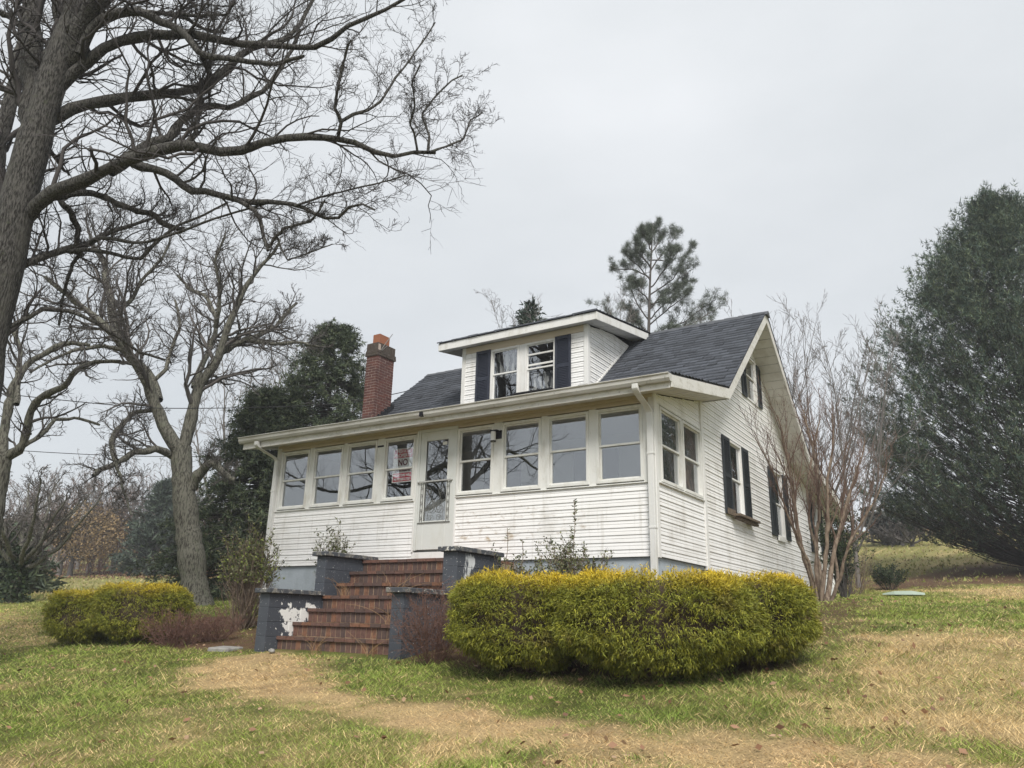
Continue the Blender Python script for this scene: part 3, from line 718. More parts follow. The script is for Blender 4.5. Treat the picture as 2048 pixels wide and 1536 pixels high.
# --- chimney
def chimney():
    ch = part_empty('chimney', house)
    x0, x1, y0, y1 = -8.575, -8.215, 2.75, 3.36
    zb_ = 3.2; ztop = onY(763, 683, 2.75)[2]
    MB().box(x0 + .004, x1 - .005, y0 + .005, y1 - .012, zb_, ztop - .03).build('mortar_core', M['chimney_mortar'], ch)
    h = .0685; n = int((ztop - .30 - zb_) / h)
    meshes = {}
    def brick(a0, a1, c0, c1, z, hh, mt, name='brick'):
        key = (round(a1 - a0, 2), round(c1 - c0, 2), hh, mt.name)
        if key not in meshes:
            o = MB().box(-(a1 - a0) / 2, (a1 - a0) / 2, -(c1 - c0) / 2, (c1 - c0) / 2, 0, hh).build(name, mt, None)
            meshes[key] = o.data; 
        else:
            o = link(name, meshes[key])
        o.parent = ch
        base = origin_of(ch); o.location = ((a0 + a1) / 2 - base[0] + rng.uniform(-.002, .002), (c0 + c1) / 2 - base[1] + rng.uniform(-.002, .002), z - base[2])
    for k in range(n):
        z = zb_ + k * h; J = .011; off = .1 if k % 2 else 0
        # front and back faces
        xs = [x0, x0 + .2, x1] if k % 2 == 0 else [x0, x0 + .1, x0 + .3, x1]
        for a, b_ in zip(xs[:-1], xs[1:]):
            brick(a + (0 if a == x0 else J / 2), b_ - (0 if b_ == x1 else J / 2), y0, y0 + .09, z, h - J, M['chimney_brick'])
        ys = [y0 + .1, y0 + .3, y0 + .5, y1] if k % 2 == 0 else [y0 + .1, y0 + .2, y0 + .4, y1]
        for a, b_ in zip(ys[:-1], ys[1:]):
            brick(x1 - .09, x1, a, b_ - J, z, h - J, M['chimney_brick'])
    zz = zb_ + n * h
    # left and back faces, out of sight from the lawn in front: one sheet of brickwork
    q = MB()
    for k in range(n):
        z = zb_ + k * h
        for a in np.arange(y0 + .1, y1 - .05, .2): q.box(x0, x0 + .08, a, min(a + .19, y1), z, z + h - .011)
        q.box(x0 + .09, x1 - .1, y1 - .08, y1, z, z + h - .011)
    q.build('rear_brickwork', M['chimney_brick'], ch)
    e = .03
    for k in range(2):
        z = zz + k * h; q = e if k == 0 else e * .8
        for a in np.arange(x0 - q, x1 + q - .1, .21): brick(a, min(a + .2, x1 + q), y0 - q, y0 + .07, z, h - .008, M['dark_brick'])
        for a in np.arange(y0 + .08, y1 + q - .08, .21): brick(x1 - .07, x1 + q, a, min(a + .2, y1 + q), z, h - .008, M['dark_brick'])
    z = zz + 2 * h; q = .012; hh = ztop - z
    for a in np.arange(x0 - q, x1 + q - .04, .075): brick(a, min(a + .066, x1 + q), y0 - q, y0 + .08, z, round(hh, 2), M['dark_brick'])
    for a in np.arange(y0 + .09, y1 + q - .04, .075): brick(x1 - .08, x1 + q, a, min(a + .066, y1 + q), z, round(hh, 2), M['dark_brick'])
    MB().box(x0, x1 - .085, y0 + .085, y1, z - .1, ztop - .02).build('crown', M['dark_brick'], ch)
    fx0, fx1, fy0, fy1 = x0 + .07, x1 - .07, y0 + .1, y0 + .46
    b = MB(); b.ring  # flue is a square tube
    for bx in ((fx0, fx1, fy0, fy0 + .025), (fx0, fx1, fy1 - .025, fy1), (fx0, fx0 + .025, fy0 + .025, fy1 - .025), (fx1 - .025, fx1, fy0 + .025, fy1 - .025)): b.box(*bx, ztop - .06, ztop + .27)
    b.build('flue', M['flue'], ch)
    b = MB(); n_ = 7
    for i in range(n_):
        ya = y0 - .08 + i * .11; zz_ = roof_z(ya) + .02
        b.box(x1 + .001, x1 + .035 + .02 * (i % 2), ya, ya + .105, zz_ - .1, zz_ + .16 + .05 * rng.random())
    for i in range(4): b.box(x0 - .02 + i * .1, x0 + .078 + i * .1, y0 - .07, y0 - .002, roof_z(y0) - .1, roof_z(y0) + .05 + .05 * rng.random())
    b.build('flashing', M['flash'], ch)
    V, F = join([tube_pts([(x1 + .0, y0 + .1, ztop - .18), (x1 + .14, y0 + .1, ztop - .02), (x1 + .34, y0 + .1, ztop + .18)], .009), tube_pts([(x1, y0 + .1, ztop - .22), (x1 + .08, y0 + .1, ztop - .16), (x1 + .2, y0 + .1, ztop - .1)], .007)])
    mesh_np('wire_bracket', V, F, M['metal'], ch)
chimney()

# ------------------------------------------------------------------ sign inside the porch window
def sign():
    sg = thing('warning_sign', (-4.86, .062, 1.42), 'red and white no trespassing sign taped inside the porch window beside the door', 'sign')
    f = FRONT(.062); cx = -4.862; x0, x1 = -5.10, -4.625
    MB(f).box(x0, x1, -.004, 0, 1.424, 2.048).build('board', M['sign_white'], sg)
    MB(f).box(x0 + .025, x1 - .025, .0005, .002, 1.875, 2.03).build('red_panel', M['sign_red'], sg)
    MB(f).box(x0 + .025, x1 - .025, .0005, .002, 1.445, 1.595).build('red_panel', M['sign_red'], sg)
    def text(s, z, size, mt, sx=1.0, w=.0):
        c = bpy.data.curves.new('lettering', 'FONT'); c.body = s; c.size = size; c.align_x = 'CENTER'; c.extrude = .0006; c.offset = w; c.materials.append(mt)
        tmp = bpy.data.objects.new('lettering', c); COL.objects.link(tmp); me = bpy.data.meshes.new_from_object(tmp.evaluated_get(bpy.context.evaluated_depsgraph_get())); bpy.data.objects.remove(tmp)
        o = link('lettering', me, sg)
        o.location = (cx - (-4.86), -.0035, z - 1.42); o.rotation_euler = (math.pi / 2, 0, 0); o.scale = (sx, 1, 1)
    text('PRIVATE', 1.965, .085, M['sign_white'], 1.0, .003); text('PROPERTY', 1.89, .085, M['sign_white'], 1.0, .003)
    text('NO', 1.735, .16, M['sign_dark'], .9, .004); text('TRESPASSING', 1.625, .078, M['sign_dark'], .8, .003)
    text('VIOLATORS WILL', 1.533, .062, M['sign_white'], .83, .003); text('BE PROSECUTED', 1.462, .062, M['sign_white'], .83, .003)
sign()

# ------------------------------------------------------------------ brick stairs
def stairs():
    XA, XB = -4.6, -2.37; Y1, T, Z0, Rz = -2.656, .2665, -1.381, .192
    st = thing('brick_stairs', (-3.49, -2.87, Z0), 'brick front steps between slate painted block cheek walls', 'stairs')
    core = MB()
    for i in range(7): core.box(XA + .004, XB - .004, Y1 + T * i + .017, Y1 + T * (i + 1) + .03 if i < 6 else -.03, Z0 - .3, Z0 + Rz * (i + 1) - .05)
    core.build('mortar_core', M['mortar'], st)
    base = np.array(st.location); meshes = {}
    def brick(w, d, h, x, y, z, rot=0, name='brick'):
        key = (w, d, h)
        if key not in meshes:
            o = MB().box(-w / 2, w / 2, -d / 2, d / 2, 0, h).build(name, M['stair_brick'], None, 0); meshes[key] = o.data
        else: o = link(name, meshes[key])
        o.parent = st; o.location = (x - base[0] + rng.uniform(-.001, .001), y - base[1] + rng.uniform(-.003, .003), z - base[2] + rng.uniform(-.0015, .0015))
        o.rotation_euler.x = rot + rng.uniform(-.01, .01)
    W_ = XB - XA
    for i in range(7):
        yf = Y1 + T * i; z = Z0 + Rz * i
        n = 24; w = W_ / n
        for k in range(n): brick(round(w - .011, 3), .06, .134, XA + w * (k + .5), yf + .03 + .012, z + .006 if i else z + .004)
        n2 = 12; w2 = W_ / n2; sh = 0
        for k in range(n2): brick(round(w2 - .01, 3), .10, .046, XA + w2 * (k + .5), yf + .045 - .014, z + Rz - .046)
        # tread behind the nosing
        nb = MB(); 
        for k in range(n2): nb.box(XA + w2 * k + .005, XA + w2 * (k + 1) - .005, yf + .09, yf + T + .04 if i < 6 else -.032, z + Rz - .046, z + Rz - .004)
        nb.build('tread_brickwork', M['stair_brick'], st)
    def pier(x0, x1, ya, yb, zb_, zt_, name='cheek_wall'):
        p = part_empty(name, st); h = .2; k = 0
        MB().box(x0 + .006, x1 - .006, ya + .006, yb, zb_ - .4, zt_ - .004).build('mortar_core', M['block'], p)
        nlev = int(round((zt_ - zb_) / h)); hh = (zt_ - zb_) / nlev
        for k in range(-1, nlev):
            ys = [ya]; stp = .4 if k % 2 else .2
            while ys[-1] < yb - .08: ys.append(min(ys[-1] + stp, yb)); stp = .4
            for a, b_ in zip(ys[:-1], ys[1:]):
                MB().box(x0 + rng.uniform(0, .002), x1 - rng.uniform(0, .002), a + .003, b_ - .003, zb_ + hh * k + .003, zb_ + hh * (k + 1) - .003).build('block', M['block'], p, .004)
        MB().box(x0 - .055, x1 + .055, ya - .06, yb, zt_, zt_ + .065).build('cap', M['cap'], p, .008)
    pier(-4.80, -4.60, -2.87, -1.87, -1.39, -.62)
    pier(-2.37, -2.17, -2.87, -1.87, -1.39, -.62)
    pier(-4.80, -4.60, -1.86, -.74, -.83, -.03)
    pier(-2.37, -2.13, -1.86, -.77, -.83, -.03)
stairs()

# ------------------------------------------------------------------ thin winter haze
def haze():
    o = MB().box(-275, 275, -75, 315, -9, 30).build('haze', None)
    h = bpy.data.materials.new('thin_haze'); h.use_nodes = True; t = h.node_tree; t.nodes.clear()
    v = t.nodes.new('ShaderNodeVolumePrincipled'); v.inputs['Color'].default_value = (.93, .95, 1, 1); v.inputs['Density'].default_value = .0013
    q = t.nodes.new('ShaderNodeOutputMaterial'); t.links.new(v.outputs[0], q.inputs['Volume']); o.data.materials.append(h); o['kind'] = 'stuff'
haze()

# ------------------------------------------------------------------ growing things
def unit(a): return a / (np.linalg.norm(a, axis=-1, keepdims=True) + 1e-9)
def resample(P, n):
    P = np.asarray(P, float); s = np.r_[0, np.cumsum(np.linalg.norm(np.diff(P, axis=0), axis=1))]
    t = np.linspace(0, s[-1], n); return np.stack([np.interp(t, s, P[:, i]) for i in range(P.shape[1])], 1)
def grow(P, R, nc, n, ratio, ang, up=.25, wob=.25, rs=.55, tmin=.15, lmin=.05, rend=.3, rmin=.0025, lmax=9, droop=0, inward=None):
    """children of the branches P (B,m,3), R (B,m): nc each, n points, bent by wob per step"""
    B, m_, _ = P.shape
    Lp = np.linalg.norm(np.diff(P, axis=1), axis=2).sum(1)
    t = (tmin + (1 - tmin) * (np.arange(nc)[None] + rng.random((B, nc))) / nc)
    q = t * (m_ - 1); i = np.clip(q.astype(int), 0, m_ - 2); f = (q - i)[..., None]
    bi = np.arange(B)[:, None]
    p0 = P[bi, i] * (1 - f) + P[bi, i + 1] * f; tg = unit(P[bi, i + 1] - P[bi, i]); r0 = R[bi, i] * (1 - f[..., 0]) + R[bi, i + 1] * f[..., 0]
    p0 = p0.reshape(-1, 3); tg = tg.reshape(-1, 3); r0 = r0.reshape(-1); tt = t.reshape(-1)
    nn = len(p0)
    rv = unit(rng.normal(size=(nn, 3))); side = unit(np.cross(tg, rv)); a = np.radians(rng.uniform(*ang, nn))[:, None]
    d = unit(tg * np.cos(a) + side * np.sin(a) + np.array([0, 0, up]))
    L = np.clip(np.repeat(Lp, nc) * ratio * rng.uniform(.6, 1.25, nn) * (1.15 - .6 * tt), lmin, lmax)
    st = (L / (n - 1))[:, None]
    out = np.zeros((nn, n, 3)); out[:, 0] = p0
    for k in range(1, n):
        d = unit(d + rng.normal(size=(nn, 3)) * wob + np.array([0, 0, up * .25 - droop]))
        out[:, k] = out[:, k - 1] + d * st
    rr = np.maximum(np.minimum(r0 * rs, L * .03), rmin)[:, None] * np.linspace(1, rend, n)[None]
    return out, np.maximum(rr, rmin * .6)
def ribbons(P, R):
    """the finest twigs, thinner than a pixel: one narrow strip each, turned every which way"""
    B, n, _ = P.shape; T = np.gradient(P, axis=1); A = unit(np.cross(T, rng.normal(size=(B, 1, 3)))) * (R * 1.35)[..., None]
    V = np.stack([P - A, P + A], 2).reshape(-1, 3); i = np.arange(B * n * 2).reshape(B, n, 2)
    F = np.stack([i[:, :-1, 0], i[:, :-1, 1], i[:, 1:, 1], i[:, 1:, 0]], -1).reshape(-1, 4)
    return V, F
def kink(P, amp):
    n = len(P); w = np.cumsum(rng.normal(size=(n, 3)), 0); w -= np.linspace(0, 1, n)[:, None] * w[-1]; return P + w * amp

def bare_tree(name, label, cat, base, limbs, bark, twig, levels, group=None, trunk=None, kk=8, plain=0):
    """trunk and limbs are (n,4) arrays of x,y,z,radius; levels: keyword sets for grow()"""
    o = thing(name, base, label, cat, group)
    if trunk is not None:
        T = resample(trunk, 26); V, F = tubes(T[None, :, :3], T[None, :, 3] * (1 + .05 * rng.normal(size=26))[None], 14); mesh_np('trunk', V, F, bark, o, smooth=True)
    Ps = []; Rs = []
    for l in limbs:
        L = resample(l, 22); P = kink(L[:, :3], .012 * L[:, 3].mean() / .05); Ps.append(P); Rs.append(L[:, 3] * (1 + .08 * rng.normal(size=22)))
        V, F = tubes(P[None], Rs[-1][None], kk); mesh_np('limb', V, F, bark, o, smooth=True)
    P = np.array(Ps); R = np.array(Rs); out = []
    for i, lv in enumerate(levels):
        P, R = grow(P, R, **lv); out.append(ribbons(P, R) if i == 2 else tubes(P, R, 5 if i == 0 else 3))
        if plain and i == 1: P, R = P[:-plain * lv['nc'] * levels[0]['nc']], R[:-plain * lv['nc'] * levels[0]['nc']]
    V, F = join(out); t = mesh_np('twigs', V, F, twig, o, smooth=True); t['kind'] = 'stuff'
    return o
def limb(px, w0, w1, d0, d1, bow=0):
    """a limb drawn as points of the photograph at depths d0..d1 with widths in pixels w0..w1"""
    n = len(px); out = []
    for i, (u, v) in enumerate(px):
        f = i / (n - 1); d = d0 + (d1 - d0) * f + bow * math.sin(f * math.pi)
        ax = d / (ray(u, v) @ FH); out.append([*dep(u, v, d), (w0 + (w1 - w0) * f) * ax / FOC / 2])
    return np.array(out)

# the big tree in the front garden
DA = 10.6
tA = limb([(-95, 1330), (-85, 1180), (-72, 1000), (-50, 800), (-34, 700), (-17, 619), (5, 537), (24, 455), (45, 370), (64, 300), (92, 200), (122, 105), (150, 30), (172, -60), (185, -160)], 98, 42, DA, DA - .2)
tA[:, 3] *= np.interp(np.arange(len(tA)), [0, 6, 9, 11, 14], [1, .98, .98, .9, .8])
tA2 = [limb([(66, 330), (72, 250), (74, 150), (82, 60), (92, -40), (96, -140)], 52, 34, DA + .1, DA + .6),
       limb([(112, 150), (130, 90), (142, 40), (138, -60), (140, -150)], 40, 24, DA + .1, DA + .6),
       limb([(112, 160), (140, 105), (178, 50), (203, -10), (240, -110)], 50, 34, DA, DA - .7),
       limb([(-30, 760), (-10, 480), (4, 330), (16, 230), (28, 170), (40, 110), (52, 72)], 36, 22, DA + 1.2, DA + 1.6),
       limb([(52, 72), (38, 50), (22, 30), (0, 26), (-40, 10)], 16, 10, DA + 1.6, DA + 1.3),
       limb([(40, 75), (55, 25), (60, -40), (70, -120)], 14, 9, DA + 1.6, DA + 2)]
LA = tA2 + [
 limb([(50, 440), (70, 415), (118, 380), (164, 364), (208, 347), (246, 331), (273, 320), (314, 309), (355, 295), (391, 291), (427, 301), (470, 305), (489, 295), (509, 283), (540, 277), (589, 269), (633, 267), (677, 275), (721, 280), (742, 295), (773, 312), (808, 306), (835, 302), (871, 305)], 29, 7, DA, DA - .4, -.8),
 limb([(218, 345), (240, 328), (290, 287), (328, 279), (347, 262), (355, 240), (383, 213), (407, 202), (427, 203), (462, 208), (487, 189), (520, 175), (548, 153), (565, 131), (589, 93), (600, 60)], 24, 6, DA - .4, DA + .6),
 limb([(80, 252), (110, 240), (170, 216), (208, 205), (246, 202), (290, 194), (328, 186), (383, 186), (410, 180), (432, 161), (459, 139), (481, 118), (520, 98), (558, 85), (584, 71), (598, 52), (611, 27), (628, -5)], 24, 7, DA, DA + 1.4),
 limb([(95, 205), (112, 185), (153, 137), (186, 109), (219, 85), (262, 74), (301, 66), (342, 67), (383, 61), (424, 68), (465, 77), (506, 85), (540, 85), (589, 89), (622, 93), (650, 86), (671, 66), (699, 45), (740, 27), (767, 16), (810, -3)], 24, 6, DA, DA - 1.2),
 limb([(160, 110), (180, 60), (213, 36), (252, 25), (287, 27), (314, 44), (350, 60), (369, 74), (383, 96), (405, 112), (438, 111), (479, 120), (520, 126), (548, 129), (584, 120), (608, 112)], 22, 6, DA - .3, DA - 1.6),
 limb([(252, 25), (301, 26), (355, 27), (377, 38), (405, 57), (451, 66)], 11, 6, DA - .6, DA + .3),
 limb([(345, 30), (366, 30), (410, 33), (454, 30), (470, 5)], 8, 4, DA - .5, DA - 1.4),
 limb([(265, 325), (290, 331), (328, 339), (353, 355), (377, 377), (410, 377), (451, 391), (492, 402), (521, 401), (562, 405), (588, 409), (618, 421), (639, 435), (673, 443), (690, 420), (715, 408), (750, 420)], 18, 4, DA - .3, DA - 1.4),
 limb([(100, 393), (130, 390), (156, 383), (186, 385), (219, 396), (232, 408), (268, 422), (301, 427), (328, 446), (350, 457), (369, 460)], 17, 10, DA, DA + .8),
 limb([(0, 555), (60, 528), (90, 515), (126, 507), (159, 498), (180, 490), (208, 468), (246, 455), (290, 440), (330, 425)], 18, 5, DA, DA + 1.5),
 limb([(140, 504), (165, 498), (219, 504), (254, 515), (284, 518), (298, 501), (328, 471), (350, 449), (400, 430), (455, 405)], 10, 4, DA + .5, DA + .2),
 limb([(180, 488), (191, 477), (224, 477), (262, 482), (295, 482), (340, 470), (420, 440), (540, 405)], 9, 4, DA + .6, DA - .8),
 limb([(-15, 670), (55, 635), (82, 616), (109, 619), (150, 624), (186, 641), (213, 660), (246, 679), (273, 701), (330, 720)], 11, 5, DA, DA + 1.2),
 limb([(112, 385), (142, 425), (153, 455), (153, 490), (164, 513)], 13, 9, DA + .2, DA + .8),
 limb([(162, 510), (142, 531), (131, 570), (123, 608), (118, 651)], 8, 5, DA + .8, DA + 1.2),
 limb([(455, 393), (512, 418), (520, 435), (527, 470), (536, 501)], 9, 7, DA - .8, DA - 1),
 limb([(536, 498), (550, 477), (571, 456), (601, 449), (623, 442), (632, 430), (650, 400)], 7, 4, DA - 1, DA - 1.3),
 limb([(555, 475), (565, 500), (575, 520), (620, 505), (665, 488)], 4, 2.5, DA - 1, DA - 1.3),
 limb([(370, 290), (393, 265), (396, 235), (410, 215), (400, 190)], 9, 7, DA - .4, DA + .2),
 limb([(380, 70), (394, 95), (405, 112), (420, 150), (412, 180)], 10, 8, DA - .6, DA + .3),
 limb([(676, 275), (681, 245), (668, 218), (680, 150), (690, 108), (702, 80)], 8, 4, DA - 1, DA - 1.6),
 limb([(680, 245), (710, 228), (735, 222), (762, 205), (790, 160), (815, 130), (850, 80), (870, 45)], 7, 3, DA - 1, DA - .4),
 limb([(835, 302), (828, 262), (820, 250), (830, 210), (822, 165), (840, 130)], 5, 3, DA - .6, DA - 1.2),
 limb([(855, 303), (858, 270), (842, 230), (870, 190), (905, 160), (925, 150)], 6, 3, DA - .5, DA + .2),
 limb([(860, 304), (900, 290), (925, 280), (940, 240), (965, 225)], 5, 2.5, DA - .5, DA + .6),
 limb([(590, 412), (640, 395), (700, 380), (760, 365), (810, 350)], 5, 2.5, DA - 1, DA - 1.8)]
# the side of its crown that leans over the lawn left of the camera, seen only in the porch windows
for k in range(6):
    a = math.radians(-190 + 19 * k + rng.uniform(-4, 4)); zb_ = rng.uniform(1.4, 3.4); t = np.linspace(0, 1, 10); Lh = rng.uniform(4, 7.5); i_ = np.argmin(np.abs(tA[:, 2] - zb_)); p0 = tA[i_, :3]
    LA.append(np.stack([p0[0] + math.cos(a) * Lh * t, p0[1] + math.sin(a) * Lh * t, p0[2] + (.5 + 1.4 * rng.random()) * t ** .7 + .35 * np.sin(t * 7 + k), .08 * (1 - .8 * t)], 1))
lvA = [dict(nc=15, n=9, ratio=.36, ang=(30, 75), up=.3, wob=.26, rs=.36, tmin=.08, lmax=2.1, rmin=.005),
       dict(nc=8, n=7, ratio=.52, ang=(30, 65), up=.2, wob=.26, rs=.55, tmin=.12, lmax=1.0, rmin=.0034),
       dict(nc=6, n=3, ratio=.5, ang=(25, 60), up=.12, wob=.3, rs=.6, tmin=.12, lmax=.45, rmin=.0026)]
bA = dep(-95, 1330, DA); bA[2] = gh(bA[0], bA[1])
bare_tree('bare_tree', 'huge leafless tree with arching limbs at the left edge of the lawn', 'tree', bA, LA, M['bark'], M['twig'], lvA, trunk=tA, plain=6)

DB = 20.
gB = gnd(395, 1212)
DB = ahead(gB)
tB = limb([(397, 1222), (391, 1190), (385, 1130), (376, 1060), (368, 990), (364, 940), (362, 895)], 57, 38, DB, DB)
tB[0, 3] *= 1.12
LB = [limb([(362, 905), (345, 880), (328, 853), (309, 800), (295, 765), (273, 735), (246, 701), (219, 668), (191, 641), (150, 602), (123, 578), (90, 553)], 28, 6, DB, DB - 1.5),
 limb([(312, 800), (301, 755), (262, 714), (232, 673), (224, 638), (216, 602), (208, 564), (210, 531), (191, 501), (180, 470)], 22, 6, DB, DB + 1.5),
 limb([(364, 905), (378, 870), (384, 835), (388, 777), (410, 747), (437, 709), (448, 673), (462, 641), (476, 597), (492, 559), (520, 528), (547, 504), (560, 480)], 25, 4, DB, DB - .5),
 limb([(388, 775), (398, 740), (410, 714), (427, 673), (429, 641), (410, 591), (377, 578), (355, 550)], 14, 5, DB, DB + 1.5),
 limb([(430, 655), (436, 625), (440, 580), (430, 520), (450, 470)], 10, 4, DB, DB - 1),
 limb([(436, 710), (447, 702), (482, 681), (517, 670), (559, 653), (578, 627), (594, 606)], 14, 5, DB, DB + 1),
 limb([(490, 680), (541, 687), (594, 685), (640, 695)], 8, 4, DB + .5, DB - 1),
 limb([(352, 915), (325, 905), (301, 905), (262, 913), (235, 924), (202, 938), (186, 951)], 17, 8, DB, DB - 2),
 limb([(230, 925), (224, 880), (238, 856), (260, 834), (276, 825), (310, 820)], 10, 8, DB - 1.4, DB),
 limb([(232, 925), (246, 968), (257, 1000), (262, 1030)], 7, 4, DB - 1.4, DB - 2),
 limb([(383, 975), (391, 951), (405, 935), (427, 929), (443, 949), (470, 960)], 22, 10, DB, DB - .6),
 limb([(246, 700), (200, 690), (150, 700), (100, 720), (60, 745)], 9, 4, DB - .8, DB - 2.5),
 limb([(224, 640), (260, 600), (280, 560), (320, 520), (340, 480)], 10, 4, DB + .8, DB + .5),
 limb([(300, 770), (330, 740), (345, 690), (360, 650), (350, 600)], 9, 4, DB, DB + 1)]
lvB = [dict(nc=18, n=8, ratio=.38, ang=(30, 70), up=.25, wob=.24, rs=.5, tmin=.18, lmax=2.4, rmin=.008),
       dict(nc=9, n=6, ratio=.5, ang=(25, 60), up=.15, wob=.22, rs=.6, lmax=1.3, rmin=.0055),
       dict(nc=6, n=3, ratio=.5, ang=(25, 60), up=.1, wob=.25, rs=.6, lmax=.65, rmin=.0044)]
bare_tree('bare_tree', 'tall forked leafless tree with lichened trunk behind the left hedge', 'tree', gB, LB, M['bark_pale'], M['twig_grey'], lvB, trunk=tB)

# a third tree whose trunk stands at the very edge of the picture
DC = 15.5
tC = limb([(-40, 1190), (-28, 1100), (-12, 1010), (0, 950), (6, 915)], 48, 32, DC, DC)
LC = [limb([(6, 915), (16, 870), (30, 815), (38, 777), (55, 742), (74, 723), (109, 698), (142, 684), (180, 690)], 20, 7, DC, DC + 1),
 limb([(8, 915), (41, 894), (60, 830), (85, 794), (109, 783), (137, 764), (153, 742), (175, 731), (197, 723), (240, 722)], 20, 6, DC, DC - 1),
 limb([(32, 810), (38, 755), (41, 700), (25, 665), (10, 600)], 12, 6, DC, DC + 1),
 limb([(8, 925), (41, 894), (82, 872), (109, 839), (150, 835), (200, 850)], 12, 5, DC, DC + 1.5),
 limb([(0, 930), (-30, 860), (-60, 760), (-100, 640)], 20, 8, DC, DC)]
gC = dep(-40, 1190, DC); gC[2] = gh(gC[0], gC[1])
bare_tree('bare_tree', 'leafless tree cut by the left picture edge with low spreading limbs', 'tree', gC, LC, M['bark_pale'], M['twig_grey'],
    [dict(nc=9, n=8, ratio=.32, ang=(30, 70), up=.2, wob=.25, lmax=1.6, rmin=.007), dict(nc=6, n=6, ratio=.5, ang=(25, 60), up=.1, wob=.25, rs=.6, lmax=.9, rmin=.005), dict(nc=5, n=4, ratio=.5, ang=(25, 60), up=.1, wob=.25, rs=.6, lmax=.45, rmin=.0036)], trunk=tC)

def apex(u, vt, D):
    """foot and height of a tree D metres ahead whose top shows at (u, vt)"""
    p = dep(u, vt, D); g = at_ground(p[0], p[1]); return g, p[2] - g[2]
def at_ground(x, y): return np.array([x, y, float(gh(x, y))])
def free_tree(name, label, base, height, spread, nl, bark, twig, levels, cat='tree', group=None, r=.12, fork=.3, lean=(0, 0), straight=.06):
    """a leafless tree of its own growth: short trunk, nl limbs rising and spreading"""
    x, y, z = base; zf = z + height * fork
    tr = np.array([[x, y, z - .2, r * 1.3], [x + lean[0] * .3, y + lean[1] * .3, z + height * fork * .5, r], [x + lean[0] * .6, y + lean[1] * .6, zf, r * .85]])
    ls = []
    for k in range(nl):
        a = 2 * math.pi * (k + rng.uniform(-.3, .3)) / nl; hh = height * rng.uniform(.8, 1.0) * (1 if k else 1.0) ; s = spread * rng.uniform(.5, 1.0)
        st = zf - height * fork * .35 * rng.random(); n = 9; t = np.linspace(0, 1, n)
        P = np.stack([x + lean[0] * .6 + math.cos(a) * s * t ** .8 + lean[0] * .4 * t, y + lean[1] * .6 + math.sin(a) * s * t ** .8, st + (z + hh - st) * t ** 1.15, r * .55 * (1 - .82 * t)], 1)
        P[:, :3] += np.cumsum(rng.normal(size=(n, 3)) * height * straight * .2, 0); ls.append(P)
    return bare_tree(name, label, cat, base, ls, bark, twig, levels, group, trunk=tr, kk=6)
def lv(n1, n2, n3, rm, up=.25, wob=.22, r1=.36, ang=(25, 60), lm=3):
    o = [dict(nc=n1, n=7, ratio=r1, ang=ang, up=up, wob=wob, rs=.5, tmin=.2, lmax=lm, rmin=rm * 1.8), dict(nc=n2, n=5, ratio=.48, ang=ang, up=up * .7, wob=wob, rs=.6, lmax=lm / 2, rmin=rm * 1.3)]
    if n3: o.append(dict(nc=n3, n=2, ratio=.5, ang=ang, up=up * .5, wob=wob, rs=.6, lmax=lm / 4, rmin=rm))
    return o

def leaf_mesh(P, D, L, Wd, roll=None):
    """flat two-triangle leaves at P, pointing along D, length L, width Wd"""
    n = len(P); D = unit(D); rv = unit(rng.normal(size=(n, 3))); Sd = unit(np.cross(D, rv)) * (np.asarray(Wd)[..., None] / 2)
    Lx = np.asarray(L)[..., None]
    V = np.stack([P, P + D * Lx * .45 + Sd, P + D * Lx, P + D * Lx * .45 - Sd], 1).reshape(-1, 3)
    F = np.arange(n * 4).reshape(n, 4)
    return V, F
def needle_mesh(P, D, L, Wd):
    n = len(P); D = unit(D); rv = unit(rng.normal(size=(n, 3))); Sd = unit(np.cross(D, rv)) * (np.asarray(Wd)[..., None] / 2)
    V = np.stack([P - Sd, P + Sd, P + D * np.asarray(L)[..., None]], 1).reshape(-1, 3)
    return V, np.arange(n * 3).reshape(n, 3)

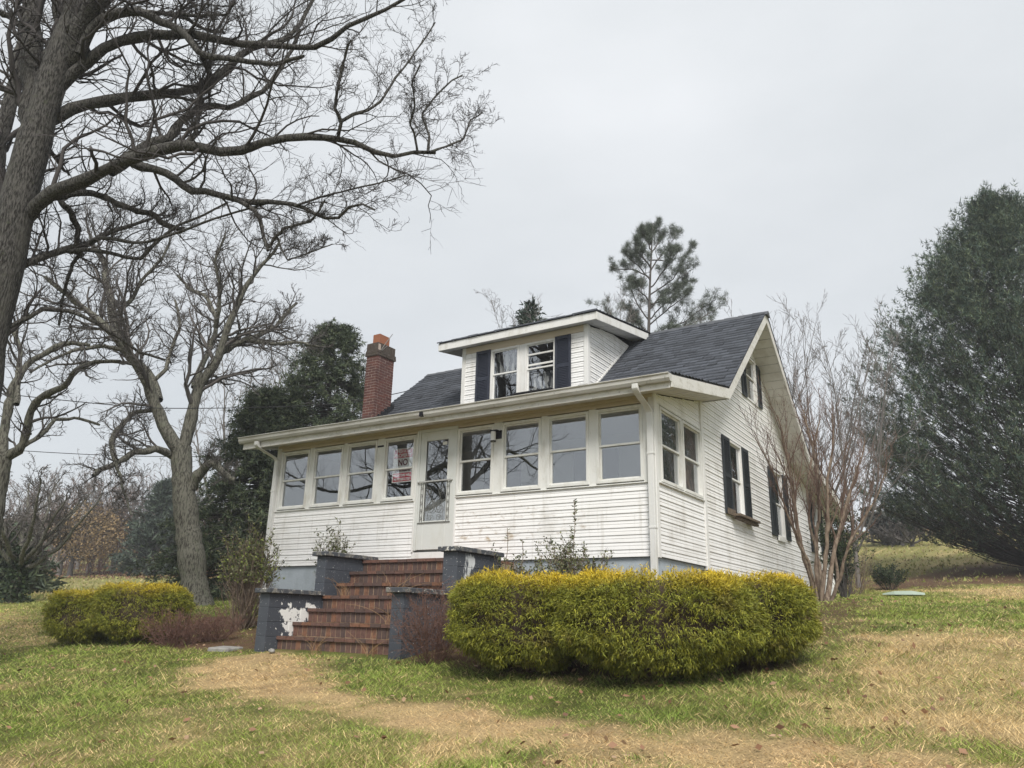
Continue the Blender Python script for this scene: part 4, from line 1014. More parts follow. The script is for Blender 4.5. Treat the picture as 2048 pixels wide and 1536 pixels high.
# ------------------------------------------------------------------ golden clipped shrubs
def golden_shrub(label, base, rx, ry, h, rz, n, group, p=3.2, seed=0, yellow=1.0):
    o = thing('golden_shrub', base, label, 'shrub', group)
    x0, y0, z0 = base
    def surf(th, ph):
        """superellipsoid with a lumpy skin; ph from -1 (ground) to 1 (top)"""
        c, s = np.cos(th), np.sin(th); e = 2 / 2.6
        cx = np.sign(c) * np.abs(c) ** e; sx = np.sign(s) * np.abs(s) ** e
        cp, spn = np.cos(ph), np.sin(ph); rr = np.abs(cp) ** .5; zz = np.sign(spn) * np.abs(spn) ** .66
        lum = 1 + .16 * (fbm(th * 2.2 + 9 * seed, ph * 2.5, .9, 50 + seed) - .5)
        low = np.clip((-zz - .35) / .65, 0, 1)
        rr = rr * (1 - low * (.1 + .42 * np.abs(c) ** 2))
        X = cx * rr * rx * lum; Yv = sx * rr * ry * lum; Z = h * .52 + zz * h * .48 * (1 + .1 * (lum - 1))
        return np.stack([x0 + X * math.cos(rz) - Yv * math.sin(rz), y0 + X * math.sin(rz) + Yv * math.cos(rz), z0 + Z], 1)
    th = rng.uniform(0, 2 * np.pi, n); ph = np.arcsin(np.clip(rng.uniform(-.93, 1, n), -1, 1))
    P = surf(th, ph); e = .02
    nrm = unit(np.cross(surf(th + e, ph) - P, surf(th, ph + e) - P))
    gap = vnoise(th * 3, ph * 3, .35, 70 + seed)
    P = P - nrm * (rng.random(n) ** 1.5 * .11 + .06 * (gap > .72))[:, None]
    P = P + nrm * ((vnoise(P[:, 0] + P[:, 2] * .7, P[:, 1] - P[:, 2] * .8, .14, 75 + seed) - .55) * .08 + (rng.random(n) < .02) * .05)[:, None]
    hz = (P[:, 2] - z0) / h
    # a hanging tuft of threads at each point
    k = 5
    D0 = unit(nrm * .75 + np.array([0, 0, 1]) * (-.55 + 1.1 * np.clip(hz - .62, 0, .4) / .4)[:, None] + rng.normal(size=(n, 3)) * .25)
    V = []; Fq = []; Cc = []
    fresh = np.clip((hz - .79 + .22 * (fbm(P[:, 0], P[:, 1], .35, 80 + seed) - .5)) / .22, 0, 1) * yellow
    brown = np.clip(vnoise(th * 3, ph * 4, .5, 90 + seed) - .7, 0, 1) * 2.0
    tone = rng.uniform(.65, 1.35, n)[:, None]
    g1 = np.array([.26, .255, .03]); g2 = np.array([.14, .16, .024]); yl = np.array([.72, .52, .035])
    mixg = rng.random(n)[:, None]
    cbase = (g1 * mixg + g2 * (1 - mixg)) * tone
    cbase = cbase * (1 - fresh[:, None]) + yl * rng.uniform(.6, 1.15, n)[:, None] * fresh[:, None]
    cbase = cbase * (1 - brown[:, None]) + np.array([.14, .085, .03]) * brown[:, None]
    for j in range(k):
        D = unit(D0 + rng.normal(size=(n, 3)) * .7 + np.array([0, 0, -.3 if j > 1 else .1]))
        L = rng.uniform(.02, .055, n) * (1.0 if j else 1.3)
        v, f = needle_mesh(P + D0 * (.008 * j) + rng.normal(size=(n, 3)) * .012, D, L, rng.uniform(.006, .012, n)); V.append(v); Fq.append(f); Cc.append(np.repeat(cbase * rng.uniform(.75, 1.25, (n, 1)), 3, 0))
    Vv, Ff = join(list(zip(V, Fq)))
    fo_ = mesh_np('foliage', Vv, Ff, M['leaf'], o, col=np.concatenate(Cc)); fo_['kind'] = 'stuff'
    # dark woody inside
    a, b_ = np.meshgrid(np.linspace(0, 2 * np.pi, 40), np.linspace(-1.35, 1.5, 18)); Q = surf(a.ravel(), b_.ravel())
    c0 = np.array([x0, y0, z0 + h * .5]); Q = c0 + (Q - c0) * np.array([.82, .82, .86])
    i = (np.arange(17)[:, None] * 40 + np.arange(39)[None]).ravel(); F = np.stack([i, i + 1, i + 41, i + 40], 1)
    mesh_np('inner_twigs', Q, F, M['soil'], o, smooth=True)
    st = []
    for q in range(5):
        a_ = rng.uniform(0, 6.28); st.append(tube_pts([(x0 + .08 * math.cos(a_), y0 + .08 * math.sin(a_), z0 - .1), (x0 + .16 * math.cos(a_), y0 + .16 * math.sin(a_), z0 + h * .25), (x0 + .4 * rx * math.cos(a_), y0 + .4 * ry * math.sin(a_), z0 + h * .5)], .02))
    V2, F2 = join(st); mesh_np('stems', V2, F2, M['twig_brown'], o)
    return o
hz_ = math.atan2(.32, 1)
def shrub_at(u, v, back): 
    g = gnd(u, v); d = unit(np.array([g[0] - CAM[0], g[1] - CAM[1], 0])); q = g + d * back; q[2] = gh(q[0], q[1]); return q
GR = 'clipped golden shrubs grown together on the right of the steps'
golden_shrub('golden yellow clipped shrub nearest the brick steps', shrub_at(1050, 1368, .64), .82, .78, .97, .45, 17000, GR, seed=1)
golden_shrub('broad golden yellow clipped shrub in the middle of the front hedge', shrub_at(1315, 1385, .68), .98, .84, .97, .45, 21000, GR, seed=2)
golden_shrub('golden yellow clipped shrub at the right end of the front hedge', shrub_at(1505, 1350, .62), .62, .74, .84, .45, 15000, GR, seed=3)
GL = 'clipped golden shrubs on the left lawn'
golden_shrub('rounded golden green shrub at the outer left end of the lawn', shrub_at(158, 1294, .5), .52, .55, .82, .6, 9000, GL, seed=4, yellow=.75)
golden_shrub('longer golden green clipped shrub in front of the forked tree', shrub_at(276, 1292, .55), .72, .6, .9, .6, 11000, GL, seed=5, yellow=.8)

# ------------------------------------------------------------------ twiggy bushes
def twig_bush(name, label, base, h, w, nstem, mt, cat='bush', group=None, levels=None, leaves=None, r=.008, spread=.5, kk=4):
    o = thing(name, base, label, cat, group); n = 7
    a = rng.uniform(0, 6.283, nstem); s = np.sqrt(rng.random(nstem)) * w * .5; b0 = .18 * s; hh = h * rng.uniform(.65, 1.0, nstem) * (1 - .25 * (s / (w * .5 + 1e-6)) ** 2)
    t = np.linspace(0, 1, n)[None]
    P = np.stack([base[0] + np.cos(a)[:, None] * (b0[:, None] + (s - b0)[:, None] * t ** .75), base[1] + np.sin(a)[:, None] * (b0[:, None] + (s - b0)[:, None] * t ** .75), base[2] - .05 + (hh + .05)[:, None] * t], 2)
    P[:, 1:] += np.cumsum(rng.normal(size=(nstem, n - 1, 3)) * h * .018, 1)
    R = np.maximum(r * rng.uniform(.6, 1.2, (nstem, 1)) * np.linspace(1, .35, n)[None], .002)
    V, F = tubes(P, R, kk); sm = mesh_np('stems', V, F, mt, o); sm['kind'] = 'stuff'
    out = []; allP = [P]
    for i, l in enumerate(levels or [dict(nc=7, n=5, ratio=.3, ang=(20, 55), up=.25, wob=.2, rs=.6, tmin=.25, rmin=.0024), dict(nc=4, n=4, ratio=.45, ang=(20, 55), up=.15, wob=.2, rs=.6, rmin=.0018)]):
        P, R = grow(P, R, **l); out.append(ribbons(P, R) if i == 1 else tubes(P, R, 3)); allP.append(P)
    if out:
        V, F = join(out); tw = mesh_np('twigs', V, F, mt, o); tw['kind'] = 'stuff'
    if leaves:
        nl, L, Wd, cols, zmin = leaves
        Q = np.concatenate([p.reshape(-1, 3) for p in allP[1:]]) if len(allP) > 1 else allP[0].reshape(-1, 3)
        Q = Q[Q[:, 2] > base[2] + h * zmin]
        Q = Q[rng.integers(0, len(Q), nl)] + rng.normal(size=(nl, 3)) * .012
        V, F = leaf_mesh(Q, rng.normal(size=(nl, 3)) + np.array([0, 0, .5]), rng.uniform(.7, 1.2, nl) * L, rng.uniform(.7, 1.2, nl) * Wd)
        cc = np.array(cols)[rng.integers(0, len(cols), nl)] * rng.uniform(.6, 1.3, (nl, 1))
        f = mesh_np('leaves', V, F, M['leaf'], o, col=np.repeat(cc, 4, 0)); f['kind'] = 'stuff'
    return o
def at_ground(x, y): return np.array([x, y, float(gh(x, y))])
PRIVET = [(.12, .135, .055), (.07, .09, .035), (.17, .17, .085)]
pb = at_ground(*gnd(505, 1262)[:2])
twig_bush('privet_bush', 'overgrown privet bush with tan stems at the left corner of the house', at_ground(-7.0, -1.35), 1.7, .95, 90, M['stem'], leaves=(3600, .055, .026, PRIVET + [(.22, .26, .06)], .45), r=.009)
twig_bush('privet_bush', 'narrow upright privet between the left corner bush and the steps', at_ground(-5.55, -.75), 1.7, .5, 34, M['stem'], leaves=(1500, .05, .024, PRIVET, .45), r=.008)
twig_bush('low_bush', 'low leafy bush beside the upper right cheek wall', at_ground(-1.75, -.8), 1.12, .95, 60, M['stem'], leaves=(2600, .045, .022, PRIVET, .4), r=.006)
twig_bush('leafy_bush', 'clump of leafy stems with one tall spike against the siding', at_ground(-.95, -.75), 1.28, .95, 76, M['stem'], leaves=(4600, .045, .022, PRIVET, .35), r=.007)
def spike(label, x, y, ztop, n):
    zb_ = float(gh(x, y)); o = thing('young_privet', (x, y, zb_), label, 'plant', 'leafy stems standing up before the siding')
    P = np.array([[x + .012 * math.sin(i), y + .01 * math.cos(i * 1.7), zb_ + (ztop - zb_) * i / 9] for i in range(10)]); V, F = tube_pts(P, .005); mesh_np('stem', V, F, M['stem'], o)
    t = rng.uniform(.62, 1, n); Q = np.stack([np.interp(t, np.linspace(0, 1, 10), P[:, i]) for i in range(3)], 1)
    V, F = leaf_mesh(Q, np.stack([rng.normal(size=n), rng.normal(size=n), np.full(n, .7)], 1), rng.uniform(.04, .065, n), rng.uniform(.018, .026, n))
    f = mesh_np('leaves', V, F, M['leaf'], o, col=np.repeat(np.array(PRIVET)[rng.integers(0, 3, n)] * .8, 4, 0)); f['kind'] = 'stuff'
spike('tallest leafy stem rising over the middle clump before the siding', -.95, -.72, .75, 60)
spike('thin stem with a leafy tip above the low bush beside the steps', -2.15, -.6, .42, 14)
spike('short leafy stem next to the thin one above the low bush', -1.85, -.65, .24, 12)
RB = [dict(nc=7, n=5, ratio=.4, ang=(25, 70), up=.1, wob=.3, rs=.6, tmin=.15, rmin=.0026), dict(nc=5, n=4, ratio=.5, ang=(25, 70), up=.1, wob=.3, rs=.6, rmin=.0016)]
LITT = [(.16, .07, .05), (.2, .1, .06)]
gq = gnd(855, 1330)
twig_bush('barberry_bush', 'leafless reddish barberry bush against the lower right cheek wall', at_ground(-1.62, -2.95), .88, .95, 60, M['twig_red'], levels=RB, leaves=(700, .014, .01, LITT, .1), r=.005)
gq = gnd(350, 1288)
twig_bush('barberry_bush', 'low leafless reddish bush between the golden shrub and the steps', at_ground(*gnd(352, 1292)[:2]), .55, 1.15, 60, M['twig_red'], levels=RB, leaves=(700, .014, .01, LITT, .1), r=.005)
twig_bush('barberry_bush', 'low leafless reddish bush at the foot of the left privet', at_ground(*gnd(425, 1282)[:2]), .5, .95, 46, M['twig_red'], levels=RB, leaves=(500, .014, .01, LITT, .1), r=.005)

# crape myrtle and its neighbours by the side wall
gm = at_ground(*gnd(1645, 1203)[:2])
def myrtle():
    o = thing('crape_myrtle', gm, 'many stemmed leafless crape myrtle with smooth tan bark beside the side wall', 'tree')
    ls = []
    Dm = ahead(gm)
    px = [([(1632, 1205), (1622, 1160), (1608, 1110), (1596, 1060), (1585, 1000), (1572, 920), (1562, 870), (1554, 830)], 13, 3, .5, -.8),
          ([(1640, 1208), (1636, 1150), (1630, 1090), (1640, 1020), (1632, 940), (1620, 870), (1606, 820)], 13, 3, .1, .6),
          ([(1646, 1210), (1648, 1150), (1655, 1090), (1662, 1030), (1660, 960), (1668, 890), (1664, 830)], 14, 3, -.2, -.4),
          ([(1652, 1208), (1660, 1150), (1670, 1095), (1685, 1040), (1705, 980), (1720, 930), (1730, 880)], 15, 3, 0, .5),
          ([(1660, 1205), (1678, 1150), (1690, 1110), (1712, 1060), (1740, 1010), (1762, 965), (1775, 925)], 10, 2, .3, -.6),
          ([(1664, 1200), (1680, 1160), (1672, 1110), (1690, 1060), (1700, 1000), (1712, 930)], 9, 3, .8, 1.2),
          ([(1636, 1206), (1615, 1130), (1590, 1080), (1570, 1030), (1545, 960), (1522, 905), (1508, 870)], 9, 2, -.2, -1.2),
          ([(1642, 1208), (1640, 1140), (1620, 1060), (1612, 990), (1622, 920), (1640, 840)], 9, 3, .6, 1.5)]
    Ps = []; Rs = []
    for p, w0, w1, a, b_ in px:
        L = limb(p, w0 * .8, w1 * .8, Dm + a * .4, Dm + b_); L = resample(L, 18); L[:, 3] *= 1 + .12 * rng.normal(size=18); P = kink(L[:, :3], .016); Ps.append(P); Rs.append(L[:, 3])
        V, F = tubes(P[None], L[None, :, 3], 7); mesh_np('stem', V, F, M['stem'], o, smooth=True)
    P, R = np.array(Ps), np.array(Rs); out = []
    for l in [dict(nc=15, n=8, ratio=.42, ang=(12, 38), up=.35, wob=.1, rs=.45, tmin=.3, lmax=1.15, rmin=.0042), dict(nc=6, n=6, ratio=.5, ang=(12, 40), up=.25, wob=.12, rs=.6, tmin=.15, lmax=.65, rmin=.0028), dict(nc=4, n=4, ratio=.5, ang=(15, 45), up=.2, wob=.15, rs=.6, lmax=.4, rmin=.0021)]:
        P, R = grow(P, R, **l); out.append(ribbons(P, R) if len(out) == 2 else tubes(P, R, 4 if not out else 3))
    V, F = join(out); t = mesh_np('twigs', V, F, M['twig_brown'], o); t['kind'] = 'stuff'
myrtle()
EVG = [(.035, .055, .025), (.05, .07, .03), (.025, .04, .02)]
def wall_spot(u, y): d = ray(u, 1150); t = (y - CAM[1]) / d[1]; p = CAM + d * t; return at_ground(p[0], p[1])
twig_bush('holly_bush', 'glossy dark evergreen between the side wall and the crape myrtle', at_ground(*gnd(1618, 1192)[:2]), 1.5, .75, 22, M['twig_grey'], leaves=(2000, .06, .03, EVG + [(.12, .14, .1)], .35), r=.01)
twig_bush('holly_bush', 'tall dark evergreen bush right behind the crape myrtle stems', at_ground(.75, 9.6), 2.3, 1.0, 30, M['twig_grey'], leaves=(4500, .07, .035, EVG, .12), r=.01)
twig_bush('bare_shrub', 'pale twiggy shrub on the right of the crape myrtle', at_ground(*gnd(1712, 1188)[:2]), 1.6, 1.3, 30, M['stem'], r=.009, leaves=(700, .03, .02, [(.2, .2, .1), (.1, .1, .05)], .2))
twig_bush('evergreen_shrub', 'small dark evergreen shrub at the edge of the mulch bed', at_ground(*gnd(1778, 1180)[:2]), .75, 1.0, 40, M['twig_grey'], leaves=(2500, .07, .03, EVG, .05), r=.006)
twig_bush('evergreen_shrub', 'low dark shrub standing between crape myrtle and mulch bed', at_ground(*gnd(1682, 1186)[:2]), 1.0, .7, 34, M['twig_grey'], leaves=(1600, .06, .03, EVG + [(.09, .1, .05)], .1), r=.006)

# ------------------------------------------------------------------ conifers
def conifer(name, label, base, h, prof, nb, bark, cols, spray, cat='tree', group=None, rise=.2, droop=.0, r=.15, per=26, ragged=.22, start=.04, curve=.0, gaps=.0, seedn=0, clump=None, bough=.018):
    """trunk with many boughs; prof(f) is the reach at height fraction f; each bough carries flat sprays"""
    o = thing(name, base, label, cat, group); x, y, z = base
    T = np.array([[x, y, z - .2], [x + .05, y, z + h * .4], [x, y + .03, z + h * .75], [x, y, z + h * .99]]); T = resample(T, 14)
    V, F = tubes(T[None], (r * np.linspace(1, .06, 14))[None], 9); mesh_np('trunk', V, F, bark, o, smooth=True)
    f = start + (1 - start) * rng.random(nb) ** 1.0; a = rng.uniform(0, 6.283, nb)
    R_ = prof(f) * (1 + ragged * rng.normal(size=nb).clip(-1.6, 1.6)) * (.9 + .2 * vnoise(np.cos(a) * 3 + 7, f * 9 + np.sin(a) * 3, 1.0, 200 + seedn))
    n = 7; t = np.linspace(0, 1, n)[None]
    zz = z + f * h
    zs_ = np.maximum(zz - rise * R_ * 1.1, z + .15)
    P = np.stack([x + np.cos(a)[:, None] * R_[:, None] * t, y + np.sin(a)[:, None] * R_[:, None] * t, zs_[:, None] + (zz - zs_)[:, None] * t ** (1 + curve) - droop * R_[:, None] * t ** 2 * .5], 2)
    P[:, 1:] += np.cumsum(rng.normal(size=(nb, n - 1, 3)) * .03 * R_[:, None, None] * .5, 1)
    V, F = tubes(P, np.maximum(bough * R_[:, None] * np.linspace(1, .25, n)[None], .004), 3); bo = mesh_np('boughs', V, F, bark, o); bo['kind'] = 'stuff'
    tt = rng.uniform(.08, 1, (nb, per)) ** (.45 if clump else .5); q = tt * (n - 1); i = np.clip(q.astype(int), 0, n - 2); ff = (q - i)[..., None]; bi = np.arange(nb)[:, None]
    Q = (P[bi, i] * (1 - ff) + P[bi, i + 1] * ff).reshape(-1, 3); D = unit(P[bi, i + 1] - P[bi, i]).reshape(-1, 3)
    sz, wid, kn, dr = spray
    if clump:
        cs, cn, cup = clump; Q = Q + rng.normal(size=Q.shape) * cs * .35; ct = np.repeat(rng.uniform(.55, 1.4, (len(Q), 1)), cn, 0)
        ax = unit(D * .8 + np.array([0, 0, cup]) + rng.normal(size=D.shape) * .28); ax = np.repeat(ax, cn, 0); Q = np.repeat(Q, cn, 0)
        pl_ = np.repeat(rng.uniform(.5, 1.8, len(Q) // cn), cn)[:, None]; sl_ = rng.random((len(Q), 1)) ** .8
        rad = rng.normal(size=Q.shape); rad = unit(rad - ax * (rad * ax).sum(1, keepdims=True))
        Q = Q + ax * sl_ * cs * 1.9 * pl_ + rad * (cs * .42 * (1.05 - sl_) ** .8 * rng.random((len(Q), 1)) ** .6) * pl_; D = unit(ax * .9 + rad * .7)
    else:
        Q = Q + rng.normal(size=Q.shape) * sz * .45; ct = np.ones((len(Q), 1))
    keep = np.ones(len(Q), bool)
    if gaps:
        g = vnoise(np.arctan2(Q[:, 1] - y, Q[:, 0] - x) * 2.2 + 5, (Q[:, 2] - z) / h * 7, .55, 300 + seedn); keep = g > gaps
    Q = Q[keep]; D = D[keep]; ct = ct[keep]; m_ = len(Q)
    out = []; cc = []
    tone = rng.uniform(.75, 1.25, (m_, 1)) * ct; base_c = np.array(cols)[rng.integers(0, len(cols), m_)] * tone
    for j in range(kn):
        d = unit(D * .8 + rng.normal(size=(m_, 3)) * .6 + np.array([0, 0, dr]))
        v, f_ = needle_mesh(Q, d, sz * rng.uniform(.6, 1.3, m_), wid * rng.uniform(.7, 1.3, m_)); out.append((v, f_)); cc.append(np.repeat(base_c * rng.uniform(.8, 1.2, (m_, 1)), 3, 0))
    V, F = join(out); fo_ = mesh_np('foliage', V, F, M['leaf'], o, col=np.concatenate(cc)); fo_['kind'] = 'stuff'
    return o
BARKD = M['bark']
LEY = [(.066, .1, .072), (.095, .13, .08), (.055, .085, .068), (.12, .145, .085)]
gl, hl = apex(1992, 425, 29)
pl = lambda f: hl * np.interp(f, [0, .12, .2, .35, .5, .65, .8, .92, 1], [.2, .35, .4, .405, .37, .3, .205, .11, .02])
conifer('cypress_tree', 'massive dense blue green cypress on the right of the house', gl, hl, pl, 1500, M['twig'], LEY, (.19, .026, 3, .3), rise=.6, r=.28, per=6, start=.15, curve=.5, gaps=.14, seedn=1, clump=(.34, 17, .6), bough=.0045, ragged=.1)
SPR = [(.062, .084, .05), (.084, .108, .06), (.05, .07, .044), (.105, .125, .065)]
def spruce_at(label, u, vtop, t, reach, nb, seedn, per=30):
    p, h = apex(u, vtop, t)
    conifer('spruce_tree', label, p, h, lambda f: reach * (1.02 - f) ** .75, nb, M['twig'], SPR, (.15, .03, 2, -.1), rise=-.05, droop=.3, r=.14, per=7, seedn=seedn, group='dark spruces behind the left end of the house', gaps=.16, clump=(.2, 15, -.05))
spruce_at('dark spruce rising behind the brick chimney', 672, 655, 25, 3.3, 520, 2)
spruce_at('dark spruce tree beside the left corner of the house', 540, 780, 24, 2.5, 420, 3)
p_ = gnd(340, 1150)
def far_conifer(label, u, vtop, vb, reach, nb, cols, seedn, t=None, spray=(.35, .12, 3, .1), gaps=.2, group=None, name='pine_tree'):
    g, h = apex(u, vtop, ahead(gnd(u, vb)) if t is None else t)
    conifer(name, label, g, h, lambda f: reach * (1.05 - f) ** .7, nb, M['twig_grey'], cols, spray, rise=.15, r=.14, per=18, seedn=seedn, gaps=gaps, group=group)
FARG = [(.06, .085, .065), (.075, .1, .07), (.055, .075, .06)]
far_conifer('hazy evergreen in the woods behind the forked tree', 335, 965, 1150, 2.6, 260, FARG, 4)
far_conifer('small evergreen low in the woods behind the ivy tree', 20, 1065, 1185, 2.0, 200, SPR, 5)
far_conifer('small pointed evergreen top just above the dormer roof', 1063, 612, None, 1.7, 320, [(.05, .075, .06), (.06, .085, .06)], 6, t=27, spray=(.22, .07, 3, .3))
# the open pine behind the ridge
def pine():
    t = 30.; p = dep(1300, 600, t); p = at_ground(p[0], p[1])
    o = thing('pine_tree', p, 'open tufted pine standing behind the ridge of the roof', 'tree')
    top = dep(1306, 446, t); T = resample(np.array([p, dep(1290, 800, t), dep(1297, 680, t), dep(1300, 560, t), top]), 16)
    V, F = tubes(T[None], np.linspace(.17, .02, 16)[None], 8); mesh_np('trunk', V, F, M['twig_grey'], o, smooth=True)
    br = [[(1297, 700), (1330, 650), (1370, 640), (1410, 610), (1432, 598)], [(1296, 690), (1340, 665), (1400, 640), (1430, 620)], [(1298, 620), (1330, 580), (1360, 555), (1382, 540)], [(1298, 590), (1345, 560), (1370, 515), (1378, 500)],
          [(1300, 545), (1325, 510), (1345, 480), (1352, 462)], [(1300, 555), (1270, 540), (1240, 540), (1222, 532)], [(1299, 560), (1275, 530), (1258, 515), (1250, 508)], [(1297, 640), (1275, 610), (1262, 580), (1250, 570)], [(1297, 665), (1270, 640), (1258, 615)],
          [(1300, 510), (1318, 480), (1318, 452)], [(1301, 500), (1290, 475), (1283, 460)], [(1296, 690), (1262, 675), (1245, 665)], [(1297, 650), (1330, 620), (1352, 605), (1372, 590)], [(1298, 610), (1330, 600), (1365, 575), (1380, 560)], [(1296, 720), (1240, 690), (1215, 630), (1208, 608)],
          [(1297, 720), (1350, 680), (1390, 660), (1425, 640)], [(1297, 700), (1320, 680), (1345, 660)], [(1299, 530), (1275, 500), (1280, 470)], [(1300, 520), (1340, 520), (1358, 500)], [(1296, 740), (1330, 720), (1380, 700)], [(1296, 730), (1260, 700), (1250, 690)], [(1299, 600), (1280, 580), (1268, 560)], [(1300, 575), (1325, 545), (1340, 520), (1345, 505)], [(1298, 640), (1320, 615), (1345, 590), (1355, 575)], [(1297, 680), (1275, 660), (1258, 640)], [(1301, 490), (1308, 470), (1296, 455)], [(1300, 535), (1288, 520), (1270, 495)], [(1296, 710), (1315, 690), (1365, 680), (1385, 668)]]
    Ps = []
    for k, b_ in enumerate(br):
        off = rng.uniform(-1.3, 1.3); L = np.array([dep(u, v, t + off * i / (len(b_) - 1)) for i, (u, v) in enumerate(b_)]); Ps.append(kink(resample(L, 10), .02))
    P = np.array(Ps); R = np.full(P.shape[:2], .03) * np.linspace(1.2, .4, 10)[None]; out = [tubes(P, R, 5)]
    P1, R1 = grow(P, R, nc=10, n=6, ratio=.36, ang=(25, 60), up=.35, wob=.15, rs=.5, tmin=.2, rmin=.009); out.append(tubes(P1, R1, 3))
    P2, R2 = grow(P1, R1, nc=3, n=4, ratio=.5, ang=(25, 60), up=.35, wob=.15, rs=.6, tmin=.3, rmin=.007); out.append(tubes(P2, R2, 3))
    V, F = join(out); bo = mesh_np('boughs', V, F, M['twig_grey'], o); bo['kind'] = 'stuff'
    E = np.concatenate([P1[:, -1], P1[:, -3], P2[:, -1], P2[:, -2], P[:, -1]]); D = np.concatenate([P1[:, -1] - P1[:, -2], P1[:, -3] - P1[:, -4], P2[:, -1] - P2[:, -2], P2[:, -1] - P2[:, -2], P[:, -1] - P[:, -2]])
    k = 26; E, D = E[rng.random(len(E)) < .8], D[:]; D = unit(rng.normal(size=E.shape) * .5 + np.array([0, 0, .6])); Q = np.repeat(E, k, 0) + rng.normal(size=(len(E) * k, 3)) * .05; d = unit(np.repeat(unit(D), k, 0) * .7 + rng.normal(size=(len(E) * k, 3)) * .75)
    V, F = needle_mesh(Q, d, rng.uniform(.14, .26, len(Q)), np.full(len(Q), .013)); c = np.array([.11, .132, .1]) * rng.uniform(.6, 1.3, (len(Q), 1))  # needle colour lightened, with distance haze put into it
    f = mesh_np('needles', V, F, M['leaf'], o, col=np.repeat(c, 3, 0)); f['kind'] = 'stuff'
pine()
# leafless trees seen over and beside the roof
def free_at(label, u, vtop, vb, spread, nl, bark, twig, levels, t=None, group=None, r=.12, fork=.3, name='bare_tree', lean=(0, 0), straight=.06):
    g, h = apex(u, vtop, ahead(gnd(u, vb)) if t is None else t)
    return free_tree(name, label, g, h, spread, nl, bark, twig, levels, group=group, r=r, fork=fork, lean=lean, straight=straight)
OV = 'leafless trees behind the roof'
free_at('pale leafless tree crown spreading over the dormer roof', 1140, 610, None, 3.0, 9, M['twig_pale'], M['twig_pale'], lv(14, 8, 4, .0042, up=.2), t=26, group=OV, fork=.45, r=.06)
free_at('leafless tree behind the right gable with upswept branches', 1600, 660, None, 3.6, 9, M['twig_pale'], M['twig_pale'], lv(11, 7, 4, .0045, up=.3, ang=(18, 48), wob=.13, r1=.3), r=.075, t=27, group=OV, fork=.22, straight=.03)
free_at('leafless tree between the gable and the tall cypress', 1668, 705, None, 3.0, 8, M['twig_pale'], M['twig_pale'], lv(11, 7, 4, .0045, up=.3, ang=(18, 48), wob=.13, r1=.3), r=.07, t=25, group=OV, fork=.2, straight=.03)
free_at('leafless tree whose fine tops show over the right end of the ridge', 1490, 650, None, 2.6, 7, M['twig_pale'], M['twig_pale'], lv(10, 6, 4, .0045, up=.3, ang=(18, 48), wob=.13, r1=.3), r=.065, t=29, group=OV, fork=.22, straight=.03)
free_at('thin leafless tree just left of the chimney spruce', 640, 690, None, 2.2, 7, M['twig_pale'], M['twig_pale'], lv(9, 6, 4, .007, up=.3), t=30, group=OV, fork=.3)
free_at('leafless tree left of the spruces with fine crown', 505, 700, None, 2.6, 8, M['twig_pale'], M['twig_pale'], lv(9, 6, 4, .008, up=.25), t=34, group=OV, fork=.3)

# ivy-clad tree in the left field
gi = gnd(78, 1205)
iv = free_at('spreading leafless tree with ivy round its trunk in the left field', 80, 925, 1205, 2.9, 11, M['bark_pale'], M['twig_grey'], lv(10, 6, 5, .007, up=.15, wob=.25, ang=(30, 65)), r=.15, fork=.3, straight=.06)
gi = np.array(iv.location)
n = 1700; a = rng.uniform(0, 6.283, n); zz = 1.7 * rng.random(n) ** 1.3; rr = .14 + .16 * rng.random(n) + .5 * np.exp(-zz * 3.2) * rng.random(n)
Q = np.stack([gi[0] + np.cos(a) * rr, gi[1] + np.sin(a) * rr, gi[2] + zz], 1)
V, F = leaf_mesh(Q, rng.normal(size=(n, 3)), rng.uniform(.07, .13, n), rng.uniform(.06, .1, n)); f = mesh_np('ivy', V, F, M['leaf'], iv, col=np.repeat(np.array(EVG)[rng.integers(0, 3, n)] * rng.uniform(.7, 1.4, (n, 1)), 4, 0)); f['kind'] = 'stuff'
# woods at the far left
WD = 'trees at the edge of the far left woods'
wl_ = [(5, 985, 1170, 'leafless tree at the far left picture edge of the woods'), (150, 1000, 1150, 'bare tree in the woods just right of the ivy tree'), (205, 1010, 1146, 'rounded bare tree before the golden leaved one'), (255, 985, 1146, 'bare tree with dark trunk left of the hazy evergreen'), (285, 970, 1144, 'thin bare tree in front of the hazy evergreen'),
       (310, 1000, 1142, 'low branching bare tree below the hazy evergreen'), (420, 985, 1140, 'bare tree showing right of the forked trunk'), (455, 1000, 1140, 'bare tree at the edge of the dark spruce'), (395, 990, 1136, 'bare tree hidden partly by the forked trunk'), (230, 975, 1135, 'taller bare tree at the back of the woods'), (185, 985, 1138, 'bare tree rising behind the golden leaved tree'), (120, 990, 1140, 'bare tree behind the crown of the ivy tree'), (355, 980, 1138, 'bare tree directly left of the forked trunk'), (60, 985, 1145, 'bare tree behind the left side of the ivy tree')]
for k, (u, vt, vb, lab) in enumerate(wl_):
    tw = [M['twig_pale'], M['twig_brown'], M['twig_grey']][k % 3]
    free_at(lab, u, vt - 22, vb, 4.2 + (k % 3), 9, M['twig_pale'], tw, lv(7, 5, 4, .012, up=.2, wob=.2, ang=(25, 60)), group=WD, r=.16, fork=.22)
